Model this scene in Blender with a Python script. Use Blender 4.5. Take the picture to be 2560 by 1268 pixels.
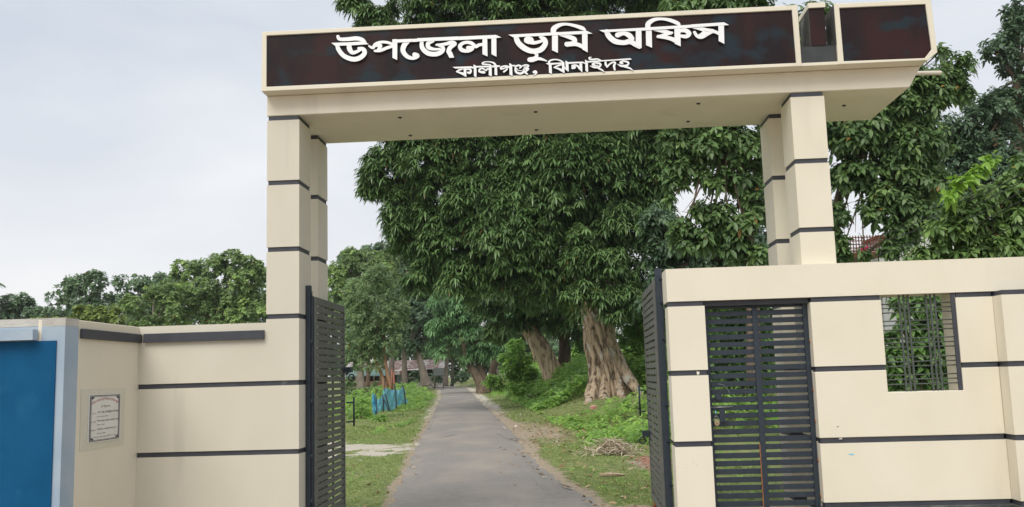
import bpy, bmesh, math, random
import numpy as np
from mathutils import Vector, Matrix
random.seed(7)
RNG = np.random.default_rng(11)
S = bpy.context.scene
COL = S.collection
for _o in list(bpy.data.objects):
    bpy.data.objects.remove(_o)

# ------------------------------------------------------------------ camera
CAM_R, CAM_C, CAM_F = ([[0.9977609, 0.0604461, -0.0286263], [0.0361777, -0.1277832, 0.9911421], [-0.0562527, 0.9899585, 0.1296838]], [2.7361, -8.3382, 1.4155], 32.6991)
cam_data = bpy.data.cameras.new('camera')
cam = bpy.data.objects.new('camera', cam_data)
COL.objects.link(cam)
_r, _u, _f = [Vector(v) for v in CAM_R]
cam.matrix_world = Matrix(((_r.x, _u.x, -_f.x, CAM_C[0]), (_r.y, _u.y, -_f.y, CAM_C[1]), (_r.z, _u.z, -_f.z, CAM_C[2]), (0, 0, 0, 1)))
cam_data.sensor_width = 36
cam_data.lens = CAM_F
cam_data.clip_end = 3000
S.camera = cam

# ------------------------------------------------------------------ sky and sun
SUN_EL, SUN_AZ = math.radians(52), math.radians(201)   # azimuth clockwise from +Y
world = bpy.data.worlds.new('World')
S.world = world
world.use_nodes = True
nt = world.node_tree
for n in list(nt.nodes):
    nt.nodes.remove(n)
def wn(t, **k):
    n = nt.nodes.new(t)
    for a, b in k.items():
        setattr(n, a, b)
    return n
sky = wn('ShaderNodeTexSky', sky_type='NISHITA', sun_disc=False, sun_elevation=SUN_EL, sun_rotation=SUN_AZ, air_density=1.0, dust_density=3.0, ozone_density=1.0)
tc = wn('ShaderNodeTexCoord')
mp = wn('ShaderNodeMapping')
mp.inputs['Scale'].default_value = (1.0, 1.0, 2.6)
mp.inputs['Rotation'].default_value = (0.25, 0.1, 0.3)
nz = wn('ShaderNodeTexNoise')
nz.inputs['Scale'].default_value = 2.2
nz.inputs['Detail'].default_value = 5.0
nz.inputs['Roughness'].default_value = 0.45
nz.inputs['Distortion'].default_value = 0.3
rp = wn('ShaderNodeValToRGB')
rp.color_ramp.elements[0].position = 0.38
rp.color_ramp.elements[0].color = (6.1, 6.6, 7.35, 1)
rp.color_ramp.elements[1].position = 0.62
rp.color_ramp.elements[1].color = (8.45, 8.6, 8.8, 1)
mx = wn('ShaderNodeMixRGB')
mx.inputs['Fac'].default_value = 0.88
bg = wn('ShaderNodeBackground')
bg.inputs['Strength'].default_value = 0.068
out = wn('ShaderNodeOutputWorld')
nt.links.new(tc.outputs['Generated'], mp.inputs['Vector'])
nt.links.new(mp.outputs['Vector'], nz.inputs['Vector'])
nt.links.new(nz.outputs['Fac'], rp.inputs['Fac'])
nt.links.new(sky.outputs['Color'], mx.inputs['Color1'])
nt.links.new(rp.outputs['Color'], mx.inputs['Color2'])
sx_ = wn('ShaderNodeSeparateXYZ')
mr = wn('ShaderNodeMapRange')
mr.inputs['From Min'].default_value = 0.0
mr.inputs['From Max'].default_value = 0.28
mr.inputs['To Min'].default_value = 0.75
mr.inputs['To Max'].default_value = 0.0
mh = wn('ShaderNodeMixRGB')
mh.inputs['Color2'].default_value = (8.7, 8.6, 8.6, 1)
nt.links.new(tc.outputs['Generated'], sx_.inputs[0])
nt.links.new(sx_.outputs['Z'], mr.inputs['Value'])
nt.links.new(mr.outputs['Result'], mh.inputs['Fac'])
nt.links.new(mx.outputs['Color'], mh.inputs['Color1'])
nt.links.new(mh.outputs['Color'], bg.inputs['Color'])
nt.links.new(bg.outputs['Background'], out.inputs['Surface'])

sd = bpy.data.lights.new('sun', 'SUN')
sd.energy = 1.5
sd.angle = math.radians(38)
sd.color = (1.0, 0.95, 0.86)
sun = bpy.data.objects.new('sun', sd)
COL.objects.link(sun)
_d = Vector((math.sin(SUN_AZ) * math.cos(SUN_EL), math.cos(SUN_AZ) * math.cos(SUN_EL), math.sin(SUN_EL)))
sun.rotation_euler = _d.to_track_quat('Z', 'Y').to_euler()
sun.location = (0, -20, 30)

S.view_settings.view_transform = 'Standard'
S.view_settings.look = 'None'
S.view_settings.exposure = 0.76
S.view_settings.gamma = 1.0
S.view_settings.use_curve_mapping = False
S.render.engine = 'CYCLES'
S.cycles.max_bounces = 8
S.cycles.diffuse_bounces = 5
S.cycles.transparent_max_bounces = 8

# ------------------------------------------------------------------ materials
def mat(name, color, rough=0.7, color2=None, scale=3.0, stretch=(1, 1, 1), bump=0.0, bscale=60.0, metallic=0.0, lo=0.35, hi=0.65,
        color3=None, s3=0.6, lo3=0.55, hi3=0.75, st3=(1, 1, 1), spec=0.5, detail=6.0, translucent=0.0, bst=(1, 1, 1)):
    m = bpy.data.materials.new(name)
    m.use_nodes = True
    t = m.node_tree
    p = t.nodes['Principled BSDF']
    p.inputs['Roughness'].default_value = rough
    p.inputs['Metallic'].default_value = metallic
    p.inputs['Specular IOR Level'].default_value = spec
    p.inputs['Base Color'].default_value = (*color, 1)
    geo = t.nodes.new('ShaderNodeNewGeometry')
    def noise(sc, st, det=detail):
        mpn = t.nodes.new('ShaderNodeMapping')
        mpn.inputs['Scale'].default_value = st
        t.links.new(geo.outputs['Position'], mpn.inputs['Vector'])
        n = t.nodes.new('ShaderNodeTexNoise')
        n.inputs['Scale'].default_value = sc
        n.inputs['Detail'].default_value = det
        t.links.new(mpn.outputs['Vector'], n.inputs['Vector'])
        return n
    last = None
    if color2:
        n = noise(scale, stretch)
        r = t.nodes.new('ShaderNodeValToRGB')
        r.color_ramp.elements[0].position = lo
        r.color_ramp.elements[0].color = (*color, 1)
        r.color_ramp.elements[1].position = hi
        r.color_ramp.elements[1].color = (*color2, 1)
        t.links.new(n.outputs['Fac'], r.inputs['Fac'])
        last = r.outputs['Color']
    if color3:
        n = noise(s3, st3)
        r = t.nodes.new('ShaderNodeMapRange')
        r.inputs['From Min'].default_value = lo3
        r.inputs['From Max'].default_value = hi3
        t.links.new(n.outputs['Fac'], r.inputs['Value'])
        x = t.nodes.new('ShaderNodeMixRGB')
        x.inputs['Color1'].default_value = (*color, 1)
        x.inputs['Color2'].default_value = (*color3, 1)
        if last:
            t.links.new(last, x.inputs['Color1'])
        t.links.new(r.outputs['Result'], x.inputs['Fac'])
        last = x.outputs['Color']
    if last:
        t.links.new(last, p.inputs['Base Color'])
    if bump:
        n = noise(bscale, bst, 4.0)
        b = t.nodes.new('ShaderNodeBump')
        b.inputs['Strength'].default_value = bump
        b.inputs['Distance'].default_value = 0.06 if 'bark' in name else 0.02
        t.links.new(n.outputs['Fac'], b.inputs['Height'])
        t.links.new(b.outputs['Normal'], p.inputs['Normal'])
    return m

def leaf_mat(name, dark, mid, light, rough=0.42, trans=0.22, accent=(0.30, 0.22, 0.04), spec=0.5):
    m = bpy.data.materials.new(name)
    m.use_nodes = True
    t = m.node_tree
    p = t.nodes['Principled BSDF']
    o = t.nodes['Material Output']
    a = t.nodes.new('ShaderNodeAttribute')
    a.attribute_name = 'tint'
    r = t.nodes.new('ShaderNodeValToRGB')
    e = r.color_ramp.elements
    e[0].position = 0.0; e[0].color = (*dark, 1)
    e[1].position = 0.9; e[1].color = (*light, 1)
    k = e.new(0.5); k.color = (*mid, 1)
    k = e.new(0.985); k.color = (*light, 1)
    k = e.new(1.0); k.color = (*accent, 1)
    t.links.new(a.outputs['Fac'], r.inputs['Fac'])
    t.links.new(r.outputs['Color'], p.inputs['Base Color'])
    p.inputs['Roughness'].default_value = rough
    p.inputs['Specular IOR Level'].default_value = spec
    tr = t.nodes.new('ShaderNodeBsdfTranslucent')
    hs = t.nodes.new('ShaderNodeHueSaturation')
    hs.inputs['Value'].default_value = 1.5
    hs.inputs['Hue'].default_value = 0.485
    t.links.new(r.outputs['Color'], hs.inputs['Color'])
    t.links.new(hs.outputs['Color'], tr.inputs['Color'])
    x = t.nodes.new('ShaderNodeMixShader')
    x.inputs['Fac'].default_value = trans
    t.links.new(p.outputs['BSDF'], x.inputs[1])
    t.links.new(tr.outputs['BSDF'], x.inputs[2])
    t.links.new(x.outputs['Shader'], o.inputs['Surface'])
    return m

M = {}
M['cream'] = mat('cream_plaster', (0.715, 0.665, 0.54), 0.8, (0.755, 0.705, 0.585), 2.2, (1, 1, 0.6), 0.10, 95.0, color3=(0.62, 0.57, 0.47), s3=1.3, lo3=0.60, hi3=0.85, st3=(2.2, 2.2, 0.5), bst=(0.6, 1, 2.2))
M['cream_left'] = mat('cream_plaster_greyer', (0.595, 0.56, 0.465), 0.82, (0.64, 0.605, 0.51), 1.6, (1, 1, 0.5), 0.10, 95.0, color3=(0.47, 0.44, 0.37), s3=1.4, lo3=0.60, hi3=0.85, st3=(2.4, 2.4, 0.45), bst=(0.6, 1, 2.2))  # darker, greyer cream for the left wall and left pillars
M['slate'] = mat('slate_grey_paint', (0.038, 0.042, 0.055), 0.55, (0.052, 0.056, 0.068), 7, bump=0.12, bscale=120, color3=(0.11, 0.11, 0.11), s3=9, lo3=0.68, hi3=0.75)
M['maroon'] = mat('maroon_sign_board', (0.014, 0.0085, 0.010), 0.36, (0.032, 0.0115, 0.0105), 3.0, (1.0, 1, 0.5), 0.06, 40, color3=(0.014, 0.025, 0.033), s3=3.2, lo3=0.54, hi3=0.66, st3=(1.0, 1.0, 1.5), spec=0.2, lo=0.4, hi=0.6)
M['weathered'] = mat('weathered_dark_cement', (0.045, 0.05, 0.05), 0.85, (0.09, 0.09, 0.085), 6, (1, 1, 0.5), 0.4, 40, color3=(0.16, 0.155, 0.14), s3=5, lo3=0.5, hi3=0.7)
M['slot_dark'] = mat('dark_weathered_slot', (0.022, 0.026, 0.030), 0.7, (0.05, 0.056, 0.058), 5, (1, 1, 0.5))
M['steel'] = mat('polished_letter_steel', (0.93, 0.93, 0.92), 0.22, metallic=0.25, spec=0.6)  # near-white, mostly non-metal colour stands in for bright sky mirrored in the steel
M['steel_edge'] = mat('letter_return_grey', (0.09, 0.09, 0.10), 0.5)
M['gate'] = mat('dark_grey_gate_enamel', (0.095, 0.098, 0.088), 0.5, (0.125, 0.128, 0.115), 14, bump=0.08, bscale=90, color3=(0.12, 0.12, 0.10), s3=6, lo3=0.62, hi3=0.8)
M['gate_blue'] = mat('blue_black_gate_enamel', (0.016, 0.026, 0.040), 0.42, (0.022, 0.033, 0.048), 12, bump=0.06, bscale=90, color3=(0.05, 0.06, 0.06), s3=12, lo3=0.68, hi3=0.75)
M['rust'] = mat('orange_rust', (0.28, 0.09, 0.03), 0.85, (0.42, 0.17, 0.06), 40)
M['brass'] = mat('brass_padlock', (0.50, 0.40, 0.26), 0.35, metallic=0.8)
M['metal_grey'] = mat('bare_grey_metal', (0.30, 0.31, 0.32), 0.4, metallic=0.7)
M['grille'] = mat('grey_green_grille_paint', (0.05, 0.065, 0.055), 0.6, (0.08, 0.09, 0.08), 30)
M['blue'] = mat('deep_blue_wall_paint', (0.003, 0.075, 0.185), 0.55, (0.004, 0.088, 0.21), 3, (1, 1, 0.8), 0.1, 50, color3=(0.012, 0.11, 0.235), s3=5, lo3=0.6, hi3=0.85, spec=0.15)
M['pale_blue'] = mat('pale_blue_wall_paint', (0.31, 0.40, 0.50), 0.7, (0.38, 0.46, 0.54), 4, bump=0.1, bscale=60)
M['cap_grey'] = mat('weathered_wall_cap', (0.44, 0.42, 0.39), 0.8, (0.54, 0.52, 0.48), 5, bump=0.3, bscale=50)
M['plaque'] = mat('pale_stone_plaque', (0.68, 0.68, 0.65), 0.35, (0.73, 0.73, 0.70), 8)
M['halo'] = mat('pale_mortar_bed', (0.62, 0.60, 0.50), 0.8, (0.66, 0.635, 0.535), 12)
M['ink'] = mat('dark_engraving', (0.06, 0.065, 0.09), 0.7)
M['red_ink'] = mat('red_engraving', (0.42, 0.09, 0.10), 0.7)
M['asphalt'] = mat('worn_asphalt', (0.225, 0.208, 0.190), 0.9, (0.265, 0.246, 0.225), 14, (1, 1, 1), 0.5, 130, color3=(0.33, 0.295, 0.25), s3=0.9, lo3=0.45, hi3=0.72, st3=(1.2, 0.6, 1), detail=12)
M['crack'] = mat('road_crack', (0.08, 0.075, 0.07), 0.95)
M['bark'] = mat('ridged_pale_bark', (0.10, 0.068, 0.042), 0.9, (0.50, 0.385, 0.265), 9, (1, 1, 0.22), 1.0, 18, lo=0.36, hi=0.54, color3=(0.46, 0.44, 0.39), s3=4.5, lo3=0.58, hi3=0.64, st3=(1, 1, 0.6), bst=(1.6, 1.6, 0.35))
M['bark_dark'] = mat('dark_brown_bark', (0.11, 0.078, 0.052), 0.92, (0.19, 0.14, 0.10), 6, (1, 1, 0.3), 1.0, 14, bst=(1.6, 1.6, 0.3))
M['bark_grey'] = mat('grey_far_bark', (0.17, 0.14, 0.115), 0.92, (0.26, 0.22, 0.185), 4, (1, 1, 0.4), 0.8, 8)
M['stem_red'] = mat('orange_brown_stem', (0.30, 0.16, 0.09), 0.8, (0.40, 0.24, 0.15), 6, (1, 1, 0.4))
M['tin'] = mat('rusty_tin_sheet', (0.20, 0.09, 0.075), 0.6, (0.40, 0.36, 0.34), 1.5, (2, 2, 0.8), lo=0.42, hi=0.62)
M['tin_pale'] = mat('pale_tin_sheet', (0.48, 0.46, 0.44), 0.5, (0.30, 0.20, 0.17), 2.0, lo=0.45, hi=0.7)
M['brick_wall'] = mat('orange_brown_wall', (0.27, 0.13, 0.085), 0.85, (0.33, 0.17, 0.115), 2)
M['green_sheet'] = mat('green_awning_sheet', (0.11, 0.20, 0.18), 0.7, (0.17, 0.27, 0.24), 1.5)
M['dark_in'] = mat('dark_interior', (0.02, 0.018, 0.016), 0.9)
M['door_blue'] = mat('pale_blue_door', (0.36, 0.42, 0.46), 0.6)
M['white_wall'] = mat('white_house_wall', (0.70, 0.70, 0.70), 0.8, (0.76, 0.76, 0.76), 1.0)
M['red_grille'] = mat('red_brown_grille', (0.22, 0.07, 0.045), 0.6)
M['yellow'] = mat('yellow_trim', (0.62, 0.48, 0.05), 0.7)
M['glass'] = mat('dark_window_glass', (0.03, 0.04, 0.045), 0.1)
M['pink'] = mat('pink_cloth', (0.70, 0.03, 0.16), 0.8)
M['cable'] = mat('black_cable', (0.03, 0.035, 0.033), 0.5)
M['pvc'] = mat('cream_pvc_pipe', (0.62, 0.58, 0.49), 0.5)
M['net'] = mat('blue_nylon_net', (0.12, 0.50, 0.68), 0.7, (0.24, 0.62, 0.76), 9)
M['bamboo'] = mat('dark_bamboo_stake', (0.045, 0.06, 0.075), 0.8)
M['red_stake'] = mat('red_painted_stake', (0.34, 0.13, 0.085), 0.7, (0.24, 0.11, 0.08), 12)
M['straw'] = mat('dry_straw', (0.36, 0.28, 0.17), 0.9, (0.22, 0.16, 0.11), 14)
M['wood'] = mat('pale_split_wood', (0.50, 0.40, 0.28), 0.85, (0.34, 0.24, 0.16), 20, (1, 1, 3))
M['brick'] = mat('red_brick_bits', (0.34, 0.15, 0.11), 0.9, (0.42, 0.26, 0.20), 14)
M['brick_pink'] = mat('painted_red_brick', (0.55, 0.16, 0.13), 0.85, (0.66, 0.50, 0.44), 10)
M['straw_leaf'] = leaf_mat('dry_straw_stalk', (0.42, 0.35, 0.27), (0.58, 0.49, 0.37), (0.74, 0.66, 0.52), 0.85, 0.1, (0.7, 0.62, 0.5))
M['litter'] = leaf_mat('fallen_leaf', (0.16, 0.09, 0.04), (0.30, 0.19, 0.09), (0.48, 0.36, 0.20), 0.8, 0.1, (0.7, 0.68, 0.62))
M['leaf_mango'] = leaf_mat('mango_leaf', (0.060, 0.112, 0.040), (0.110, 0.200, 0.064), (0.215, 0.335, 0.130), 0.36, 0.2, (0.16, 0.11, 0.03))
M['leaf_mango_far'] = leaf_mat('far_mango_leaf', (0.108, 0.215, 0.099), (0.164, 0.316, 0.133), (0.240, 0.417, 0.184), 0.45, 0.28)  # lifted above the near mango green in place of haze
M['leaf_broad'] = leaf_mat('broad_leaf', (0.060, 0.115, 0.042), (0.112, 0.198, 0.066), (0.205, 0.320, 0.102), 0.45, 0.3, (0.26, 0.16, 0.03))
M['leaf_mid'] = leaf_mat('mid_green_broad_leaf', (0.085, 0.155, 0.052), (0.150, 0.255, 0.072), (0.255, 0.385, 0.100), 0.45, 0.28, (0.34, 0.24, 0.05))
M['leaf_bright'] = leaf_mat('bright_broad_leaf', (0.086, 0.172, 0.057), (0.144, 0.270, 0.081), (0.230, 0.391, 0.109), 0.45, 0.28, (0.26, 0.26, 0.04))
M['leaf_lime'] = leaf_mat('young_lime_leaf', (0.149, 0.287, 0.040), (0.207, 0.380, 0.046), (0.276, 0.460, 0.057), 0.45, 0.3, (0.3, 0.4, 0.05))
M['leaf_small_dark'] = leaf_mat('small_dark_leaf', (0.051, 0.095, 0.055), (0.085, 0.152, 0.079), (0.145, 0.238, 0.112), 0.5, 0.25, (0.16, 0.09, 0.04))
M['leaf_far_dark'] = leaf_mat('far_dark_leaf', (0.098, 0.158, 0.093), (0.149, 0.239, 0.128), (0.232, 0.351, 0.164), 0.55, 0.28)  # far leaf greens lightened to stand in for distance haze
M['leaf_far_light'] = leaf_mat('far_light_leaf', (0.122, 0.194, 0.084), (0.202, 0.310, 0.108), (0.346, 0.497, 0.144), 0.55, 0.3)  # also lightened in colour for haze
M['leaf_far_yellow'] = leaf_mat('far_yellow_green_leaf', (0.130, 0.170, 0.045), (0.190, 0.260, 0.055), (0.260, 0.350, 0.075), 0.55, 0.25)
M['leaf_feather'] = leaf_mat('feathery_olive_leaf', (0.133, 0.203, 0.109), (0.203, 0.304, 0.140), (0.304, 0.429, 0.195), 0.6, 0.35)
M['leaf_weed'] = leaf_mat('fresh_weed_leaf', (0.139, 0.265, 0.064), (0.227, 0.403, 0.089), (0.341, 0.542, 0.126), 0.5, 0.4, (0.34, 0.36, 0.08))
M['grass'] = leaf_mat('grass_blade', (0.145, 0.214, 0.062), (0.228, 0.318, 0.090), (0.344, 0.442, 0.152), 0.6, 0.35, (0.40, 0.34, 0.18))

def ground_mat():
    m = bpy.data.materials.new('grass_and_earth')
    m.use_nodes = True
    t = m.node_tree
    p = t.nodes['Principled BSDF']
    p.inputs['Roughness'].default_value = 0.95
    p.inputs['Specular IOR Level'].default_value = 0.2
    geo = t.nodes.new('ShaderNodeNewGeometry')
    att = t.nodes.new('ShaderNodeAttribute'); att.attribute_name = 'soil'
    sep = t.nodes.new('ShaderNodeSeparateColor')
    t.links.new(att.outputs['Color'], sep.inputs['Color'])
    def noise(sc, det):
        n = t.nodes.new('ShaderNodeTexNoise')
        n.inputs['Scale'].default_value = sc; n.inputs['Detail'].default_value = det
        t.links.new(geo.outputs['Position'], n.inputs['Vector'])
        return n
    def ramp(fac, *st):
        r = t.nodes.new('ShaderNodeValToRGB')
        e = r.color_ramp.elements
        e[0].position, e[0].color = st[0][0], (*st[0][1], 1)
        e[1].position, e[1].color = st[-1][0], (*st[-1][1], 1)
        for a, b in st[1:-1]:
            k = e.new(a); k.color = (*b, 1)
        t.links.new(fac, r.inputs['Fac'])
        return r.outputs['Color']
    n1 = noise(7.0, 8); n2 = noise(38.0, 6); n3 = noise(2.6, 7)
    grass = ramp(n1.outputs['Fac'], (0.3, (0.13, 0.15, 0.06)), (0.5, (0.18, 0.22, 0.08)), (0.68, (0.26, 0.275, 0.11)))
    earth = ramp(n2.outputs['Fac'], (0.3, (0.25, 0.20, 0.145)), (0.5, (0.34, 0.28, 0.205)), (0.7, (0.44, 0.375, 0.29)))
    sand = ramp(n2.outputs['Fac'], (0.3, (0.44, 0.40, 0.33)), (0.7, (0.56, 0.52, 0.45)))
    def thresh(sig, noisef, w=0.12, amp=0.9):
        a = t.nodes.new('ShaderNodeMath'); a.operation = 'ADD'
        s = t.nodes.new('ShaderNodeMath'); s.operation = 'MULTIPLY_ADD'
        s.inputs[1].default_value = amp; s.inputs[2].default_value = -amp / 2
        t.links.new(noisef, s.inputs[0])
        t.links.new(sig, a.inputs[0]); t.links.new(s.outputs[0], a.inputs[1])
        r = t.nodes.new('ShaderNodeMapRange')
        r.inputs['From Min'].default_value = 0.5 - w; r.inputs['From Max'].default_value = 0.5 + w
        t.links.new(a.outputs[0], r.inputs['Value'])
        return r.outputs['Result']
    x1 = t.nodes.new('ShaderNodeMixRGB'); x2 = t.nodes.new('ShaderNodeMixRGB')
    t.links.new(thresh(sep.outputs[0], n1.outputs['Fac']), x1.inputs['Fac'])
    t.links.new(grass, x1.inputs['Color1']); t.links.new(earth, x1.inputs['Color2'])
    t.links.new(thresh(sep.outputs[1], n3.outputs['Fac'], 0.12, 2.2), x2.inputs['Fac'])
    t.links.new(x1.outputs['Color'], x2.inputs['Color1']); t.links.new(sand, x2.inputs['Color2'])
    t.links.new(x2.outputs['Color'], p.inputs['Base Color'])
    b = t.nodes.new('ShaderNodeBump'); b.inputs['Strength'].default_value = 0.8; b.inputs['Distance'].default_value = 0.03
    t.links.new(n2.outputs['Fac'], b.inputs['Height']); t.links.new(b.outputs['Normal'], p.inputs['Normal'])
    return m
M['ground'] = ground_mat()

# ------------------------------------------------------------------ object helpers
def tag(o, label=None, cat=None, group=None, kind=None):
    if label: o['label'] = label
    if cat: o['category'] = cat
    if group: o['group'] = group
    if kind: o['kind'] = kind
    return o

def thing(name, label, cat, loc=(0, 0, 0), group=None):
    o = bpy.data.objects.new(name, None)
    o.empty_display_size = 0.2
    o.location = loc
    COL.objects.link(o)
    return tag(o, label, cat, group)

def wloc(o):
    v = Vector(o.location)
    while o.parent:
        o = o.parent
        v += Vector(o.location)
    return v

def link(name, me, parent=None, loc=None):
    """mesh given in world coordinates; origin moved to loc (or kept at the parent's origin)"""
    o = bpy.data.objects.new(name, me)
    base = wloc(parent) if parent else Vector((0, 0, 0))
    l = Vector(loc) if loc is not None else base
    me.transform(Matrix.Translation(-l))
    if parent:
        o.parent = parent
    o.location = l - base
    COL.objects.link(o)
    return o

def share(name, me, parent, world_loc):
    o = bpy.data.objects.new(name, me)
    o.parent = parent
    o.location = Vector(world_loc) - wloc(parent)
    COL.objects.link(o)
    return o

def fin(bm, name, m, parent=None, bevel=0.0, smooth=False, loc=None, seg=1):
    if bevel:
        bmesh.ops.bevel(bm, geom=[e for e in bm.edges if e.is_manifold and e.calc_face_angle(0) > 0.5], offset=bevel, segments=seg, affect='EDGES', clamp_overlap=True)
    me = bpy.data.meshes.new(name)
    bm.to_mesh(me)
    bm.free()
    me.materials.append(m)
    if smooth:
        me.polygons.foreach_set('use_smooth', [True] * len(me.polygons))
    return link(name, me, parent, loc)

def abox(bm, x0, x1, y0, y1, z0, z1):
    v = [bm.verts.new(p) for p in ((x0, y0, z0), (x1, y0, z0), (x1, y1, z0), (x0, y1, z0), (x0, y0, z1), (x1, y0, z1), (x1, y1, z1), (x0, y1, z1))]
    for f in ((0, 3, 2, 1), (4, 5, 6, 7), (0, 1, 5, 4), (1, 2, 6, 5), (2, 3, 7, 6), (3, 0, 4, 7)):
        bm.faces.new([v[i] for i in f])
    return v

def box(name, m, x0, x1, y0, y1, z0, z1, parent=None, bevel=0.0, xf=None):
    bm = bmesh.new()
    abox(bm, x0, x1, y0, y1, z0, z1)
    if xf: bm.transform(xf)
    return fin(bm, name, m, parent, bevel)

def prism_xz(name, m, pts, y0, y1, parent=None, bevel=0.0):
    bm = bmesh.new()
    a = [bm.verts.new((x, y0, z)) for x, z in pts]
    b = [bm.verts.new((x, y1, z)) for x, z in pts]
    bm.faces.new(a)
    bm.faces.new(list(reversed(b)))
    n = len(pts)
    for i in range(n):
        bm.faces.new((a[i], b[i], b[(i + 1) % n], a[(i + 1) % n]))
    bmesh.ops.recalc_face_normals(bm, faces=bm.faces)
    return fin(bm, name, m, parent, bevel)

def tube_bm(bm, pts, sides=8, cap=True, flute=0.0, nfl=7, seed=0, wob=0.0):
    rr = random.Random(seed)
    rings = []
    P = [Vector(p[:3]) for p in pts]
    ph = rr.random() * 6
    off = [rr.uniform(-1, 1) for _ in range(sides)]
    ref = Vector((0.3, 1, 0.1)).normalized()
    for i, p in enumerate(pts):
        t = (P[min(i + 1, len(P) - 1)] - P[max(i - 1, 0)])
        if t.length < 1e-9: t = Vector((0, 0, 1))
        t.normalize()
        a = ref - t * ref.dot(t)
        if a.length < 1e-3: a = Vector((1, 0, 0)) - t * t.x
        a.normalize()
        b = t.cross(a)
        r = p[3]
        f = p[4] if len(p) > 4 else flute
        ring = []
        for k in range(sides):
            an = 2 * math.pi * k / sides
            q = r * (1 + f * (abs(math.cos(an * nfl / 2 + ph + i * 0.12)) - 0.5) * 2 + 0.35 * f * math.sin(3 * an + ph) + wob * off[k] + wob * rr.uniform(-.5, .5))
            ring.append(bm.verts.new(P[i] + (a * math.cos(an) + b * math.sin(an)) * q))
        rings.append(ring)
    for i in range(len(rings) - 1):
        for k in range(sides):
            k2 = (k + 1) % sides
            bm.faces.new((rings[i][k], rings[i][k2], rings[i + 1][k2], rings[i + 1][k]))
    if cap:
        bm.faces.new(list(reversed(rings[0])))
        bm.faces.new(rings[-1])

def resample(pts, n):
    """Catmull-Rom through (x,y,z,r,...) points"""
    pts = [tuple(float(c) for c in p) for p in pts]
    if len(pts) < 3:
        return [tuple(a + (b - a) * k / n for a, b in zip(pts[0], pts[-1])) for k in range(n + 1)]
    out_ = []
    m = len(pts)
    for i in range(m - 1):
        p0, p1, p2, p3 = pts[max(i - 1, 0)], pts[i], pts[i + 1], pts[min(i + 2, m - 1)]
        for k in range(n):
            t = k / n
            out_.append(tuple(0.5 * ((2 * b) + (c - a) * t + (2 * a - 5 * b + 4 * c - d) * t * t + (3 * b - a - 3 * c + d) * t ** 3) for a, b, c, d in zip(p0, p1, p2, p3)))
    out_.append(pts[-1])
    return out_

def tube(name, m, pts, parent=None, sides=8, smooth=True, **k):
    bm = bmesh.new()
    tube_bm(bm, pts, sides, **k)
    return fin(bm, name, m, parent, smooth=smooth)

def fast_mesh(name, V, quads=None, tris=None, tint=None):
    me = bpy.data.meshes.new(name)
    V = np.asarray(V, dtype=np.float32)
    me.vertices.add(len(V))
    me.vertices.foreach_set('co', V.ravel())
    li, tot = [], []
    if quads is not None and len(quads):
        li.append(np.asarray(quads, dtype=np.int32).ravel()); tot.append(np.full(len(quads), 4, dtype=np.int32))
    if tris is not None and len(tris):
        li.append(np.asarray(tris, dtype=np.int32).ravel()); tot.append(np.full(len(tris), 3, dtype=np.int32))
    li = np.concatenate(li); tot = np.concatenate(tot)
    me.loops.add(len(li))
    me.loops.foreach_set('vertex_index', li)
    me.polygons.add(len(tot))
    st = np.concatenate(([0], np.cumsum(tot)[:-1])).astype(np.int32)
    me.polygons.foreach_set('loop_start', st)
    me.polygons.foreach_set('loop_total', tot)
    if tint is not None:
        a = me.attributes.new('tint', 'FLOAT', 'POINT')
        a.data.foreach_set('value', np.asarray(tint, dtype=np.float32))
    me.update(calc_edges=True)
    return me

def nrm(a):
    return a / np.maximum(np.linalg.norm(a, axis=-1, keepdims=True), 1e-9)

def leaves_mesh(name, base, direc, up, L, W, droop, tint, prof='long'):
    """one small bent leaf per row: base point, direction, rough up vector, length, width, droop"""
    n = len(base)
    d = nrm(direc)
    s = nrm(np.cross(d, up) + 1e-6)
    L = L[:, None]; W = W[:, None]; droop = droop[:, None]
    g = np.array([0, 0, -1.0])
    nrmv = nrm(np.cross(s, d))
    if prof == 'long':
        rows = ((0.35, 1.0), (0.70, 0.85)); w0 = 0.15
    elif prof == 'broad':
        rows = ((0.30, 0.85), (0.65, 1.0)); w0 = 0.1
    elif prof == 'blade':
        rows = ((0.45, 0.8),); w0 = 1.0
    if prof == 'blade':
        def pt(t, w): return base + d * L * t + s * W * 0.5 * w + g * L * droop * t * t
        V = np.stack([pt(0, -1), pt(0, 1), pt(0.5, 0.75), pt(0.5, -0.75), pt(1, 0)], axis=1).reshape(-1, 3)
        i = (np.arange(n) * 5)[:, None]
        quads = i + np.array([[0, 1, 2, 3]]); tris = i + np.array([[3, 2, 4]])
        return fast_mesh(name, V, quads, tris, np.repeat(tint, 5))
    def pt(t, w, c=0.0): return base + d * L * t + s * W * 0.5 * w + g * L * droop * t * t + nrmv * W * c
    (t1, w1), (t2, w2) = rows
    V = np.stack([pt(0, 0), pt(t1, -w1, 0.10), pt(t1, w1, 0.10), pt(t2, -w2, 0.10), pt(t2, w2, 0.10), pt(1, 0), pt(0.5, 0, -0.06)], axis=1).reshape(-1, 3)
    i = (np.arange(n) * 7)[:, None]
    tris = np.concatenate([i + np.array([[0, 2, 6]]), i + np.array([[0, 6, 1]]), i + np.array([[5, 6, 4]]), i + np.array([[5, 3, 6]]), i + np.array([[1, 6, 3]]), i + np.array([[2, 4, 6]])])
    return fast_mesh(name, V, None, tris, np.repeat(tint, 7))

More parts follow.
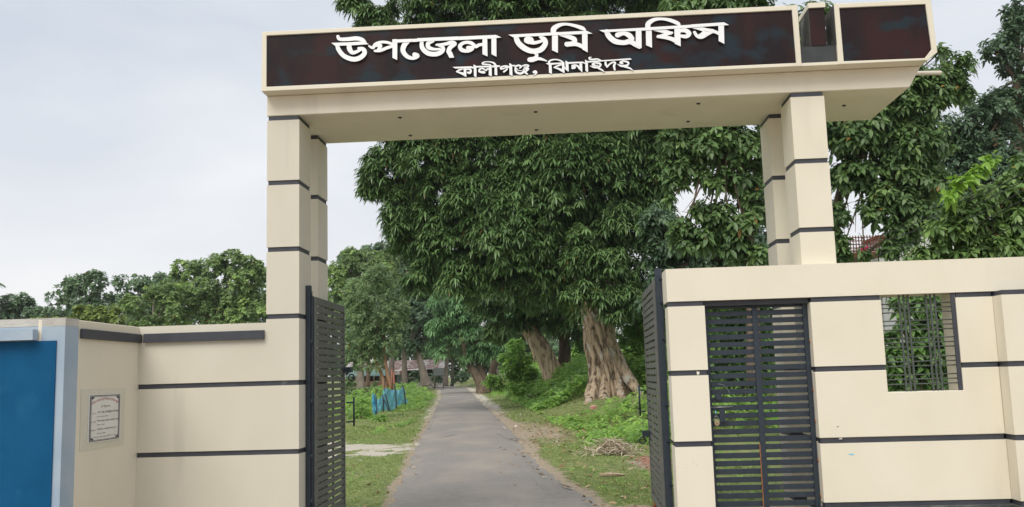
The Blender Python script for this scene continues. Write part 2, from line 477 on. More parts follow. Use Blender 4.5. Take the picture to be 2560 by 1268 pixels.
KIND = {
    # n leaves in a spray, leaf length, width/length, droop, opening angle, profile
    'mango': dict(n=14, L=0.235, wr=0.26, droop=0.62, rise=0.30, prof='long', upb=1.1),
    'broad': dict(n=6, L=0.20, wr=0.48, droop=0.40, rise=0.15, prof='broad'),
    'small': dict(n=8, L=0.12, wr=0.45, droop=0.25, rise=0.25, prof='broad'),
    'far': dict(n=8, L=0.26, wr=0.62, droop=0.2, rise=0.45, prof='broad'),
    'feather': dict(n=9, L=0.22, wr=0.30, droop=0.15, rise=0.5, prof='broad'),
    'weed': dict(n=7, L=0.13, wr=0.5, droop=0.35, rise=0.25, prof='broad', upb=0.9),
}

def spray_leaves(C, N, kind, scale=1.0, tbase=None, rng=RNG, jitter=0.35):
    """C (m,3) spray centres, N (m,3) outward axes -> leaf arrays"""
    k = KIND[kind]
    m, n = len(C), k['n']
    ax = nrm(N + np.array([0, 0, k.get('upb', 0.0)]) + rng.normal(0, 0.25, N.shape))
    ref = np.where(np.abs(ax[:, 2:3]) < 0.9, np.array([[0, 0, 1.0]]), np.array([[1.0, 0, 0]]))
    t1 = nrm(np.cross(ax, ref)); t2 = np.cross(ax, t1)
    az = (np.arange(n)[None, :] * 2.39996 + rng.uniform(0, 6.28, (m, 1)) + rng.normal(0, 0.15, (m, n)))
    rise = k['rise'] + rng.normal(0, 0.3, (m, n))
    D = (np.cos(az)[..., None] * t1[:, None] + np.sin(az)[..., None] * t2[:, None]) + ax[:, None] * rise[..., None]
    L = k['L'] * scale * rng.uniform(0.65, 1.15, (m, n)) * rng.uniform(0.65, 1.3, (m, 1))
    B = C[:, None] + ax[:, None] * (rng.uniform(-jitter, jitter, (m, n)) * k['L'] * scale)[..., None] + nrm(D) * 0.06 * scale * k['L']
    if tbase is None: tbase = rng.uniform(0, 1, m)
    tint = np.clip(tbase[:, None] * 0.72 + rng.uniform(0, 0.30, (m, n)), 0, 0.975)
    rare = rng.random((m, n)) < 0.006
    tint = np.where(rare, 1.0, tint)
    up = np.broadcast_to(nrm(ax + np.array([0, 0, 0.8]))[:, None], D.shape)
    dr = k['droop'] * rng.uniform(0.6, 1.5, (m, n))
    r = lambda a: a.reshape(-1, *a.shape[2:])
    return r(B), r(D), r(np.array(up)), r(L), r(L * k['wr'] * rng.uniform(0.85, 1.15, (m, n))), r(dr), r(tint)

def crown_points(lobes, kind, scale, k_dens, rng=RNG, sub=9, core=0.25, subr=0.46):
    k = KIND[kind]
    area1 = k['n'] * (k['L'] * scale) ** 2 * k['wr'] * 0.6
    Cs, Ns, Ts = [], [], []
    camp = np.array(CAM_C)
    for lb in lobes:
        c = np.array(lb[:3]); R = np.array(lb[3:6])
        subs = nrm(rng.normal(0, 1, (sub, 3)))
        subs[:, 2] = subs[:, 2] * 0.9 + 0.1
        sc = c + subs * R * 0.62
        srad = R.mean() * subr * rng.uniform(0.75, 1.3, sub)
        tsub = rng.uniform(0, 1, sub)
        area = 4 * math.pi * (R.mean() ** 2)
        m = max(8, int(k_dens * area / area1))
        w = srad ** 2 / (srad ** 2).sum()
        idx = rng.choice(sub, m, p=w)
        dv = nrm(rng.normal(0, 1, (m, 3)))
        flip = (dv * subs[idx]).sum(1) < -0.3
        dv[flip] *= -1
        flip = (dv[:, 2] < -0.5)
        dv[flip, 2] *= -1
        rad = srad[idx] * rng.uniform(0.72, 1.08, m)
        p = sc[idx] + dv * rad[:, None]
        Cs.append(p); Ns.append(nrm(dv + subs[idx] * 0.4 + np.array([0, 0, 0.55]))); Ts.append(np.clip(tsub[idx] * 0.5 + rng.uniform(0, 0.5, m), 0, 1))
        m2 = int(m * core)
        dv = nrm(rng.normal(0, 1, (m2, 3)))
        Cs.append(c + dv * R * 0.62 * rng.uniform(0.3, 1, (m2, 1)) ** 0.5); Ns.append(nrm(dv + np.array([0, 0, 0.4]))); Ts.append(rng.uniform(0, 0.6, m2))  # inner sprays get the darker tints: shade inside the crown put into leaf colour
    C = np.concatenate(Cs); N = np.concatenate(Ns); T = np.concatenate(Ts)
    allc = np.array([l[:3] for l in lobes])
    ctr = allc.mean(0)
    v = nrm((C - ctr)[:, :2]); w = nrm((camp - ctr)[None, :2])
    back = ((v * w).sum(1) < -0.35) & (np.linalg.norm((C - ctr)[:, :2], axis=1) > 1.0)
    keep = ~back | (rng.random(len(C)) < 0.4)
    return C[keep], N[keep], T[keep]

def crown(name, m, lobes, kind, scale, dens, parent, **kw):
    C, N, T = crown_points(lobes, kind, scale, dens, **kw)
    me = leaves_mesh(name, *spray_leaves(C, N, kind, scale, T), prof=KIND[kind]['prof'])
    me.materials.append(M[m] if isinstance(m, str) else m)
    return link(name, me, parent)

def limbs(parent, m, start, lobes, r0, every=1, name='limb', sag=0.1):
    bm = bmesh.new()
    s = Vector(start)
    for i, lb in enumerate(lobes[::every]):
        e = Vector(lb[:3])
        mid = s.lerp(e, 0.5) + Vector((random.uniform(-.2, .2), random.uniform(-.2, .2), (e - s).length * sag))
        pts = resample([(*s, r0), (*mid, r0 * 0.6), (*e, r0 * 0.25)], 4)
        tube_bm(bm, pts, 6, seed=i)
        for q in range(3):
            d = Vector((random.uniform(-1, 1), random.uniform(-1, 1), random.uniform(-.3, 1))).normalized() * lb[3] * 0.8
            tube_bm(bm, [(*mid.lerp(e, .4 + .2 * q), r0 * .22), (*(mid.lerp(e, .7) + d), r0 * .08)], 5, seed=q)
    return fin(bm, name, m, parent, smooth=True)

# ------------------------------------------------------------------ terrain
RL = np.array([(-30, 1.0), (-1, 1.0), (1.2, 0.75), (2.54, 0.62), (7.57, 0.0), (14.08, -0.80), (23.13, -1.87), (42.2, -4.17), (62.2, -7.0), (80, -12.0)])
RR = np.array([(-30, 3.4), (-1, 3.35), (1.2, 3.2), (2.94, 2.84), (4.34, 2.54), (7.97, 1.99), (11.65, 1.64), (21.1, 0.42), (31.3, -0.95), (54.4, -3.95), (62.2, -5.0), (80, -9.5)])
def road_l(y): return np.interp(y, RL[:, 0], RL[:, 1])
def road_r(y): return np.interp(y, RR[:, 0], RR[:, 1])
def sstep(v): v = np.clip(v, 0, 1); return v * v * (3 - 2 * v)
def wave(x, y, f, s=0.0):
    return (np.sin(x * f + 1.3 * s) * np.cos(y * f * 0.83 + s) + np.sin((x + y) * f * 1.7 + 2 * s) * 0.5 + np.sin((x * 0.6 - y) * f * 2.9 + s) * 0.3) / 1.8
def gz(x, y):
    x = np.asarray(x, dtype=float); y = np.asarray(y, dtype=float)
    base = 0.009 * np.clip(y, 0, 300)
    dr = x - road_r(y); dl = road_l(y) - x
    bank = sstep((dr - 0.8) / 3.0) * sstep((y - 9) / 16) * 0.55
    bank += sstep((dr - 5) / 9) * sstep((y - 9) / 20) * 1.2
    fall = -sstep((dl - 3.0) / 6.0) * sstep((y - 13) / 8) * 1.6
    bump = 0.03 * wave(x, y, 2.3) * sstep((np.maximum(dr, dl) - 0.2) / 1.0)
    inroad = sstep((np.maximum(dr, dl) + 0.10) / 0.12)
    return base + bank + fall + bump - 0.035 * (1 - inroad)
def dirt_mask(x, y):
    x = np.asarray(x, dtype=float); y = np.asarray(y, dtype=float)
    dr = x - road_r(y); dl = road_l(y) - x
    e = np.minimum(np.abs(dr), np.abs(dl))
    wob = 1 + 0.9 * wave(x, y, 2.1, 3.0)
    m = 0.85 * np.exp(-(np.maximum(dr, 0) / (0.10 * wob + 0.03 + 0.010 * np.abs(y))) ** 2) * (dr > -0.2) + 0.75 * np.exp(-(np.maximum(dl, 0) / (0.07 * wob + 0.03 + 0.005 * np.abs(y))) ** 2) * (dl > -0.2)
    m = m + 0.75 * np.exp(-((dr - 0.7) / 0.7) ** 2 - ((y - 13.5) / 4.5) ** 2)          # leaf-strewn bare patch right of the road
    m = m + 1.0 * sstep((1.9 - y + 0.3 * wave(x, y, 3)) / 0.5)                         # trodden strip at the gate line
    m = m + 0.9 * np.exp(-((x - 3.95) / 0.4) ** 2 - ((y - 5.9) / 0.9) ** 2)
    m = np.where(y < -0.5, 1.0, m)
    return np.clip(m + 0.12 * wave(x, y, 4.0, 2.0), 0, 1)
def sand_mask(x, y):
    yy = y + 0.35 * wave(x, y, 1.4, 1.0) + 0.25 * wave(x, y, 4.3, 2.0)
    c = 9.6 - 0.12 * x + 0.4 * np.sin(x * 1.7)
    mod = 0.95 + 0.75 * wave(x, y, 3.1, 2.2)
    m = (np.exp(-((yy - c - 0.75) / 0.85) ** 2) + np.exp(-((yy - c + 0.85) / 0.65) ** 2) * sstep((-x - 0.2) / 0.6)) * (x < road_l(y) + 0.1) * mod
    m = m + 0.75 * np.exp(-((x - road_r(y) - 0.25) / 0.35) ** 2) * sstep((y - 18) / 10)
    m = m + 0.6 * np.exp(-((road_l(y) - x - 0.15) / 0.2) ** 2) * sstep((y - 14) / 10)
    return np.clip(m, 0, 1)

def build_ground():
    def axis(edges):
        out_ = [edges[0][0]]
        for a, b, st in edges:
            n = max(1, int(round((b - a) / st)))
            out_ += list(np.linspace(a, b, n + 1)[1:])
        return np.array(out_)
    xs = axis([(-900, -100, 100), (-100, -30, 8), (-30, -10, 1.0), (-10, -4, 0.3), (-4, 5, 0.1), (5, 12, 0.5), (12, 40, 3), (40, 100, 10), (100, 900, 100)])
    ys = axis([(-900, -100, 100), (-100, -12, 10), (-12, -1, 1.0), (-1, 14, 0.14), (14, 30, 0.4), (30, 66, 1.0), (66, 120, 6), (120, 300, 30), (300, 1500, 150)])
    X, Y = np.meshgrid(xs, ys)
    Z = gz(X, Y)
    V = np.stack([X, Y, Z], -1).reshape(-1, 3)
    nx, ny = len(xs), len(ys)
    i = np.arange(ny - 1)[:, None] * nx + np.arange(nx - 1)[None, :]
    q = np.stack([i, i + 1, i + nx + 1, i + nx], -1).reshape(-1, 4)
    me = fast_mesh('ground', V, q)
    c = me.color_attributes.new('soil', 'FLOAT_COLOR', 'POINT')
    D = dirt_mask(X, Y).ravel(); Sn = sand_mask(X, Y).ravel()
    c.data.foreach_set('color', np.stack([D, Sn, 0 * D, 0 * D + 1], -1).astype(np.float32).ravel())
    me.materials.append(M['ground'])
    me.polygons.foreach_set('use_smooth', [True] * len(me.polygons))
    return tag(link('ground', me), kind='structure')
build_ground()

def build_road():
    ys = np.concatenate([np.arange(-14, 2, 0.5), np.arange(2, 30, 0.25), np.arange(30, 80.1, 1.0)])
    rows = []
    K = 9
    for y in ys:
        a = road_l(y) + 0.05 * math.sin(y * 3.1) + 0.045 * math.sin(y * 7.7); b = road_r(y) + 0.06 * math.sin(y * 2.7 + 1) + 0.045 * math.sin(y * 8.3)
        for k in range(K):
            t = k / (K - 1)
            z = 0.009 * max(y, 0) + 0.004 + 0.02 * (1 - (2 * t - 1) ** 2) - (0.02 if k in (0, K - 1) else 0)
            rows.append((a + (b - a) * t, y, z))
    n = len(ys)
    i = np.arange(n - 1)[:, None] * K + np.arange(K - 1)[None, :]
    q = np.stack([i, i + 1, i + K + 1, i + K], -1).reshape(-1, 4)
    me = fast_mesh('road', rows, q)
    me.materials.append(M['asphalt'])
    me.polygons.foreach_set('use_smooth', [True] * len(me.polygons))
    road = tag(link('road', me), kind='structure')
    for pts in ([(-0.07928, 11.76), (0.0008013, 12.07), (0.1203, 12.37), (0.2019, 12.57)], [(1.358, 11.31), (1.507, 11.05), (1.686, 11.1), (1.859, 10.54)], [(1.052, 12.89), (1.358, 11.31)], [(2.551, 3.54), (2.676, 3.255), (2.733, 3.1)]):
        bm = bmesh.new()
        pr = None
        for i, (x, y) in enumerate(pts):
            w = 0.05 * (1 - abs(2 * i / max(1, len(pts) - 1) - 1)) + 0.015
            a = bm.verts.new((x, y - w, 0.009 * y + 0.0285)); b = bm.verts.new((x, y + w, 0.009 * y + 0.0285))
            if pr: bm.faces.new((pr[0], a, b, pr[1]))
            pr = (a, b)
        fin(bm, 'crack', M['crack'], road)
    return road
build_road()

# ------------------------------------------------------------------ the gateway arch
Z1, SP = 3.89, 0.61
ZG = [3.89, 3.272, 2.647, 2.03, 1.428, 0.817, 0.225]     # top edge of each dark groove
GH = 0.044
arch = thing('gateway_arch', 'cream plastered gateway arch with maroon sign band over the road', 'gate arch', (2.5, 0.5, 0))

def banded_pillar(x0, x1, y0, y1, parent, m, name='pillar', r=0.010):
    core = box(name, M['slate'], x0 + r, x1 - r, y0 + r, y1 - r, -0.05, Z1 - 0.002, parent)
    tops = [Z1] + ZG[1:]
    for i in range(7):
        zt = ZG[i] - GH
        zb = ZG[i + 1] if i + 1 < 7 else -0.04
        box('render_block', m, x0, x1, y0, y1, zb, zt, core, bevel=0.006 if i < 3 or x0 != 0.0 else 0.0)
    return core
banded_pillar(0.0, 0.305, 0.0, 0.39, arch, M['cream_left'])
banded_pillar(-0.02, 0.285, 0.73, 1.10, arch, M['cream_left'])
banded_pillar(4.835, 5.137, 0.0, 0.39, arch, M['cream'])
banded_pillar(4.785, 5.09, 0.70, 1.10, arch, M['cream'])
beam = prism_xz('beam', M['cream'], [(-0.005, 3.89), (5.90, 3.89), (6.015, 4.084), (-0.005, 4.084)], 0.0, 1.10, arch, bevel=0.006)
for x, y in ((1.215, 0.23), (1.2, 0.907), (2.512, 0.246), (2.496, 0.903), (4.038, 0.209), (4.021, 0.834), (5.461, 0.5)):
    bm = bmesh.new()
    bmesh.ops.create_cone(bm, cap_ends=True, segments=12, radius1=0.016, radius2=0.02, depth=0.012, matrix=Matrix.Translation((x, y, 3.886)))
    fin(bm, 'ceiling_lamp_socket', M['slate'], beam)

YF, YP, YB = -0.15, -0.134, 0.15
ZB, ZT = 4.086, 4.655
# solid body behind the recessed boards
band = prism_xz('sign_band', M['cream'], [(-0.007, ZB), (4.916, ZB), (4.916, ZT), (-0.007, ZT)], YP + 0.012, YB, arch)
def rim(pts_o, pts_i, parent, m, y0=YF, y1=YP + 0.014):
    """flat raised frame between an outer and an inner outline"""
    bm = bmesh.new()
    n = len(pts_o)
    A = [bm.verts.new((x, y0, z)) for x, z in pts_o]; B = [bm.verts.new((x, y0, z)) for x, z in pts_i]
    C_ = [bm.verts.new((x, y1, z)) for x, z in pts_o]; D_ = [bm.verts.new((x, y1, z)) for x, z in pts_i]
    for i in range(n):
        j = (i + 1) % n
        bm.faces.new((A[i], A[j], B[j], B[i])); bm.faces.new((A[i], C_[i], C_[j], A[j])); bm.faces.new((B[i], B[j], D_[j], D_[i])); bm.faces.new((C_[i], D_[i], D_[j], C_[j]))
    bmesh.ops.recalc_face_normals(bm, faces=bm.faces)
    return fin(bm, 'raised_rim', m, parent, bevel=0.003)
rim([(-0.007, ZB), (4.918, ZB), (4.918, ZT + 0.003), (-0.007, ZT + 0.003)], [(0.038, 4.127), (4.872, 4.117), (4.867, 4.614), (0.037, 4.621)], band, M['cream'])
board = box('sign_board', M['maroon'], 0.02, 4.89, YP, YP + 0.02, 4.10, 4.635, band)
# block right of the slot, lower corner cut off
rb = prism_xz('end_block', M['cream'], [(5.243, ZB), (6.022, ZB), (6.108, 4.155), (6.093, 4.648), (5.243, 4.648)], YP + 0.012, YB, arch)
rim([(5.241, ZB), (6.024, ZB), (6.111, 4.155), (6.095, 4.652), (5.241, 4.652)], [(5.290, 4.112), (5.998, 4.106), (6.064, 4.184), (6.046, 4.606), (5.286, 4.611)], rb, M['cream'])
prism_xz('sign_board', M['maroon'], [(5.27, 4.10), (6.005, 4.094), (6.08, 4.17), (6.06, 4.625), (5.27, 4.63)], YP, YP + 0.02, rb)
# slot: low dark wall, centre post with a cream cap, weathered flanks
box('slot_wall', M['slot_dark'], 4.9185, 5.2405, YF + 0.035, YB - 0.01, 4.115, 4.275, arch, bevel=0.004)
box('slot_sill', M['cream'], 4.9185, 5.2405, YF, YB - 0.01, ZB, 4.113, arch)
post = box('slot_post', M['maroon'], 5.024, 5.160, YF + 0.03, 0.20, 4.277, 4.628, arch, bevel=0.003)
box('post_flank', M['weathered'], 5.019, 5.0235, YF + 0.034, 0.196, 4.277, 4.62, post)
box('post_cap', M['cream'], 5.016, 5.168, YF + 0.012, 0.21, 4.630, 4.676, post, bevel=0.004)
box('block_flank', M['weathered'], 5.2365, 5.2405, YF + 0.004, YB - 0.02, 4.277, 4.645, rb)
tube('drain_pipe', M['pvc'], [(5.97, 0.55, 4.195, 0.022), (6.44, 0.62, 4.203, 0.022)], arch, 12, smooth=False)

# lettering
LETTERS = [[[[[0.713,4.575,0.0295],[0.732,4.548,0.0325],[0.807,4.544,0.0369],[0.886,4.547,0.0399],[0.941,4.531,0.0354],[0.968,4.503,0.0266]],[[0.707,4.49,0.0369],[0.721,4.445,0.0399],[0.77,4.384,0.0413],[0.849,4.349,0.0443],[0.916,4.358,0.0458],[0.962,4.4,0.0428],[0.948,4.441,0.0369],[0.905,4.452,0.0207]],[[0.818,4.488,0.0443],[0.823,4.448,0.0458],[0.849,4.412,0.0369],[0.893,4.42,0.0295],[0.932,4.442,0.0266]]],[[[0.652,4.515],[0.795,4.512],[0.957,4.514],[1.005,4.484],[0.854,4.482],[0.688,4.484]]]],[[[[1.005,4.467,0.0177],[1.041,4.449,0.0266],[1.063,4.48,0.0325],[1.114,4.499,0.0266],[1.177,4.493,0.0251],[1.243,4.465,0.0266]],[[1.067,4.472,0.0325],[1.11,4.466,0.0354],[1.09,4.426,0.0295]],[[1.058,4.418,0.0221],[1.109,4.419,0.0295],[1.176,4.442,0.0295],[1.239,4.457,0.0251]]],[[[1.224,4.52],[1.269,4.519],[1.265,4.319],[1.222,4.343]],[[1.223,4.516],[1.405,4.515],[1.405,4.486],[1.222,4.486]]]],[[[[1.373,4.497,0.0369],[1.334,4.462,0.0487],[1.32,4.406,0.0443],[1.356,4.352,0.0384],[1.41,4.331,0.0325],[1.453,4.35,0.0413],[1.426,4.365,0.0413]]],[[[1.366,4.516],[1.483,4.514],[1.483,4.485],[1.365,4.487]]]],[[[[1.495,4.486,0.034],[1.499,4.426,0.0413],[1.551,4.372,0.0443],[1.629,4.36,0.0443],[1.684,4.386,0.0413],[1.687,4.424,0.0325],[1.639,4.448,0.0236]],[[1.6,4.485,0.0295],[1.555,4.466,0.0384],[1.559,4.425,0.0384],[1.611,4.406,0.0251],[1.661,4.405,0.0221]],[[1.631,4.446,0.0192],[1.709,4.45,0.0295],[1.776,4.462,0.0369],[1.806,4.445,0.0266],[1.759,4.416,0.0413],[1.74,4.377,0.0399]]],[[[1.72,4.378],[1.772,4.376],[1.792,4.317],[1.749,4.316]],[[1.452,4.518],[1.835,4.516],[1.835,4.482],[1.452,4.487]]]],[[[[1.922,4.404,0.0369],[1.961,4.398,0.0384],[1.922,4.375,0.0325],[1.864,4.387,0.0369],[1.849,4.428,0.0369],[1.892,4.456,0.0295],[1.951,4.449,0.0325],[1.993,4.413,0.0325],[2.024,4.426,0.0295],[2.071,4.431,0.0281]]],[[[2.057,4.498],[2.101,4.497],[2.099,4.313],[2.053,4.337]],[[1.832,4.515],[2.131,4.514],[2.13,4.481],[1.831,4.482]]]],[[],[[[2.139,4.502],[2.185,4.504],[2.181,4.307],[2.136,4.333]],[[2.128,4.514],[2.182,4.514],[2.231,4.487],[2.127,4.48]]]],[[[[2.365,4.489,0.0459],[2.383,4.432,0.0492],[2.437,4.376,0.0509],[2.509,4.343,0.0476],[2.586,4.353,0.0509],[2.631,4.406,0.0459],[2.622,4.451,0.041],[2.586,4.473,0.023]],[[2.469,4.45,0.0656],[2.495,4.442,0.0705],[2.524,4.422,0.0361],[2.567,4.426,0.0295],[2.606,4.439,0.0295]]],[[[2.295,4.51],[2.694,4.51],[2.693,4.483],[2.341,4.482]]]],[[[[2.538,4.324,0.0295],[2.55,4.297,0.0295],[2.525,4.277,0.0279],[2.479,4.265,0.0361],[2.506,4.251,0.023],[2.566,4.269,0.0295],[2.638,4.244,0.0098]]],[]],[[[[2.709,4.505,0.0459],[2.714,4.545,0.0509],[2.761,4.576,0.0377],[2.825,4.584,0.0246],[2.901,4.566,0.0295],[2.969,4.539,0.0361],[2.995,4.521,0.023]]],[[[2.696,4.512],[2.75,4.512],[2.743,4.314],[2.69,4.343]]]],[[[[2.77,4.481,0.0148],[2.838,4.465,0.0361],[2.895,4.437,0.0443],[2.891,4.402,0.0427],[2.835,4.391,0.0459],[2.825,4.395,0.041]],[[2.844,4.388,0.0361],[2.912,4.388,0.0361],[2.966,4.363,0.0361],[3.003,4.332,0.0213]]],[[[2.969,4.505],[3.019,4.504],[3.013,4.305],[2.965,4.336]],[[2.691,4.509],[3.01,4.51],[3.065,4.48],[2.77,4.482],[2.69,4.483]]]],[[[[3.193,4.493,0.0459],[3.214,4.446,0.0492],[3.265,4.399,0.0509],[3.341,4.381,0.0443],[3.401,4.389,0.0492],[3.446,4.358,0.041],[3.483,4.329,0.0279]],[[3.291,4.456,0.0492],[3.345,4.469,0.0361],[3.392,4.449,0.0476],[3.419,4.415,0.0443]]],[[[3.457,4.506],[3.508,4.505],[3.502,4.32],[3.45,4.347]],[[3.125,4.51],[3.555,4.512],[3.553,4.485],[3.163,4.488]]]],[[[[3.567,4.5,0.0443],[3.573,4.549,0.0459],[3.626,4.583,0.0345],[3.694,4.588,0.0246],[3.769,4.572,0.0328],[3.835,4.54,0.0345],[3.853,4.519,0.0213]]],[[[3.548,4.515],[3.601,4.515],[3.596,4.32],[3.543,4.347]]]],[[[[3.621,4.49,0.0213],[3.705,4.471,0.0361],[3.767,4.449,0.0328]],[[3.78,4.452,0.0246],[3.703,4.433,0.0295],[3.652,4.42,0.0246]],[[3.656,4.423,0.0295],[3.736,4.407,0.0345],[3.798,4.382,0.0394],[3.834,4.345,0.0328]],[[3.857,4.466,0.0328],[3.899,4.468,0.041],[3.935,4.437,0.041],[3.908,4.41,0.0361],[3.862,4.416,0.0295]]],[[[3.805,4.51],[3.859,4.51],[3.853,4.319],[3.8,4.347]],[[3.55,4.512],[3.96,4.517],[3.959,4.489],[3.548,4.485]]]],[[[[3.968,4.493,0.0164],[4.034,4.479,0.0328],[4.083,4.457,0.0427],[4.061,4.427,0.041],[4.026,4.407,0.0361]],[[3.984,4.445,0.0279],[4.007,4.408,0.0295],[4.047,4.399,0.0345],[4.107,4.429,0.0328],[4.158,4.444,0.0295],[4.223,4.408,0.0295]],[[4.084,4.466,0.0279],[4.15,4.451,0.0295]]],[[[4.2,4.519],[4.251,4.519],[4.244,4.323],[4.195,4.352]],[[3.956,4.52],[4.251,4.525],[4.296,4.497],[3.954,4.491]]]],[[[[1.897,4.212,0.012],[1.849,4.203,0.018],[1.811,4.185,0.0108]],[[1.811,4.183,0.0108],[1.845,4.17,0.018],[1.876,4.156,0.0241],[1.893,4.136,0.012]],[[1.906,4.2,0.015],[1.931,4.202,0.018],[1.943,4.184,0.018],[1.934,4.166,0.0211],[1.915,4.169,0.018]]],[[[1.878,4.218],[1.901,4.217],[1.901,4.124],[1.876,4.149]],[[1.775,4.228],[1.948,4.226],[1.973,4.215],[1.972,4.202],[1.947,4.209],[1.8,4.212]]]],[[],[[[1.968,4.244],[1.989,4.232],[1.995,4.209],[1.993,4.119],[1.971,4.133]]]],[[[[2.053,4.164,0.0229],[2.038,4.168,0.0199],[2.019,4.178,0.018],[2.026,4.196,0.0168],[2.048,4.202,0.0132],[2.067,4.192,0.0138],[2.085,4.182,0.0132],[2.095,4.196,0.012],[2.112,4.192,0.012]],[[2.053,4.168,0.0241],[2.066,4.163,0.0211]]],[[[2.108,4.213],[2.135,4.212],[2.133,4.121],[2.106,4.135]],[[1.992,4.227],[2.13,4.223],[2.13,4.207],[1.991,4.212]]]],[[[[2.127,4.225,0.0132],[2.118,4.234,0.012],[2.08,4.239,0.0132],[2.052,4.245,0.015],[2.056,4.258,0.0108],[2.087,4.263,0.009],[2.125,4.259,0.0108],[2.156,4.246,0.0168],[2.174,4.219,0.0199]]],[[[2.16,4.223],[2.184,4.222],[2.184,4.129],[2.16,4.136]],[[2.134,4.225],[2.209,4.223],[2.215,4.214],[2.206,4.208],[2.133,4.207]]]],[[[[2.221,4.19,0.0199],[2.218,4.201,0.0168],[2.237,4.212,0.0138],[2.272,4.213,0.0144],[2.303,4.194,0.0144]],[[2.275,4.201,0.0108],[2.273,4.182,0.0138],[2.245,4.161,0.0168]],[[2.224,4.189,0.0168],[2.243,4.191,0.0132],[2.268,4.2,0.0108]]],[[[2.296,4.239],[2.315,4.229],[2.322,4.215],[2.323,4.116],[2.296,4.129]],[[2.319,4.22],[2.351,4.219],[2.347,4.204],[2.319,4.209]]]],[[[[2.357,4.209,0.0168],[2.382,4.214,0.0168],[2.404,4.202,0.0168],[2.389,4.187,0.0108]],[[2.353,4.201,0.0168],[2.352,4.168,0.0199],[2.367,4.145,0.0199],[2.402,4.137,0.0199],[2.427,4.155,0.0199],[2.425,4.175,0.0138]],[[2.365,4.184,0.009],[2.377,4.167,0.0072],[2.412,4.162,0.006]],[[2.419,4.207,0.0138],[2.445,4.214,0.0138],[2.47,4.208,0.0138],[2.463,4.195,0.0138],[2.432,4.194,0.0108]],[[2.431,4.176,0.0138],[2.469,4.177,0.018],[2.446,4.154,0.0168],[2.442,4.141,0.0168],[2.458,4.128,0.0138]]],[]],[[[[2.518,4.144,0.0229],[2.533,4.147,0.0253],[2.539,4.133,0.0168],[2.514,4.114,0.006]]],[]],[[[[2.667,4.213,0.0201],[2.658,4.233,0.0176],[2.679,4.249,0.0151],[2.722,4.253,0.0119],[2.761,4.241,0.0132],[2.791,4.22,0.0113]]],[[[2.656,4.22],[2.682,4.221],[2.682,4.119],[2.656,4.131]],[[2.628,4.222],[2.786,4.222],[2.786,4.209],[2.682,4.205],[2.649,4.207]]]],[[[[2.786,4.207,0.0138],[2.75,4.198,0.017],[2.702,4.181,0.0082]],[[2.703,4.179,0.0113],[2.742,4.165,0.0176],[2.774,4.147,0.0233],[2.791,4.127,0.0113]],[[2.795,4.18,0.0088],[2.81,4.159,0.0119],[2.826,4.141,0.0119]]],[[[2.776,4.211],[2.799,4.22],[2.797,4.119],[2.774,4.143]],[[2.808,4.238],[2.827,4.227],[2.835,4.205],[2.835,4.131],[2.81,4.152]]]],[[[[2.872,4.166,0.0239],[2.889,4.173,0.0283],[2.873,4.18,0.0264]],[[2.867,4.188,0.0145],[2.893,4.193,0.0119],[2.919,4.18,0.0176],[2.937,4.152,0.0176]]],[[[2.934,4.21],[2.959,4.21],[2.958,4.116],[2.943,4.135],[2.934,4.152]],[[2.832,4.222],[2.966,4.22],[2.986,4.207],[2.986,4.197],[2.965,4.207],[2.831,4.205]]]],[[],[[[2.986,4.24],[3.003,4.229],[3.011,4.213],[3.01,4.117],[2.987,4.133]]]],[[[[3.047,4.259,0.0044],[3.027,4.255,0.0145],[3.029,4.242,0.0145],[3.054,4.237,0.0145],[3.097,4.239,0.0132],[3.129,4.225,0.0088]],[[3.069,4.203,0.0176],[3.059,4.189,0.0283],[3.081,4.179,0.0088],[3.101,4.181,0.0088]],[[3.079,4.204,0.0145],[3.114,4.197,0.0176],[3.125,4.182,0.0176],[3.11,4.164,0.0176],[3.068,4.162,0.0176],[3.029,4.177,0.005]],[[3.093,4.158,0.0145],[3.131,4.136,0.0145],[3.16,4.111,0.0031]]],[[[3.005,4.223],[3.148,4.225],[3.167,4.214],[3.069,4.21],[3.008,4.208]]]],[[[[3.171,4.217,0.0176],[3.172,4.185,0.0201],[3.183,4.161,0.0145]],[[3.183,4.161,0.017],[3.208,4.186,0.0145],[3.238,4.201,0.0145],[3.259,4.195,0.0145],[3.246,4.168,0.0208],[3.251,4.13,0.0157]]],[[[3.142,4.225],[3.285,4.228],[3.284,4.216],[3.167,4.214]]]],[[[[3.329,4.207,0.0157],[3.308,4.195,0.0264],[3.328,4.184,0.0088]],[[3.329,4.209,0.0145],[3.368,4.198,0.0176],[3.376,4.181,0.0176],[3.357,4.165,0.0176],[3.311,4.164,0.0201],[3.279,4.181,0.005]],[[3.327,4.16,0.017],[3.384,4.139,0.0157],[3.419,4.111,0.0025]]],[[[3.283,4.228],[3.395,4.231],[3.409,4.217],[3.283,4.216]]]]]
def stroke_outline(st):
    pts = resample([(p[0], p[1], p[2]) for p in st], 7)
    out_l, out_r = [], []
    n = len(pts)
    for i in range(n):
        a = pts[max(i - 1, 0)]; b = pts[min(i + 1, n - 1)]
        dx, dz = b[0] - a[0], b[1] - a[1]
        l = math.hypot(dx, dz) or 1
        nx, nz = -dz / l, dx / l
        h = pts[i][2] / 2
        out_l.append((pts[i][0] + nx * h, pts[i][1] + nz * h)); out_r.append((pts[i][0] - nx * h, pts[i][1] - nz * h))
    return out_l, out_r, pts
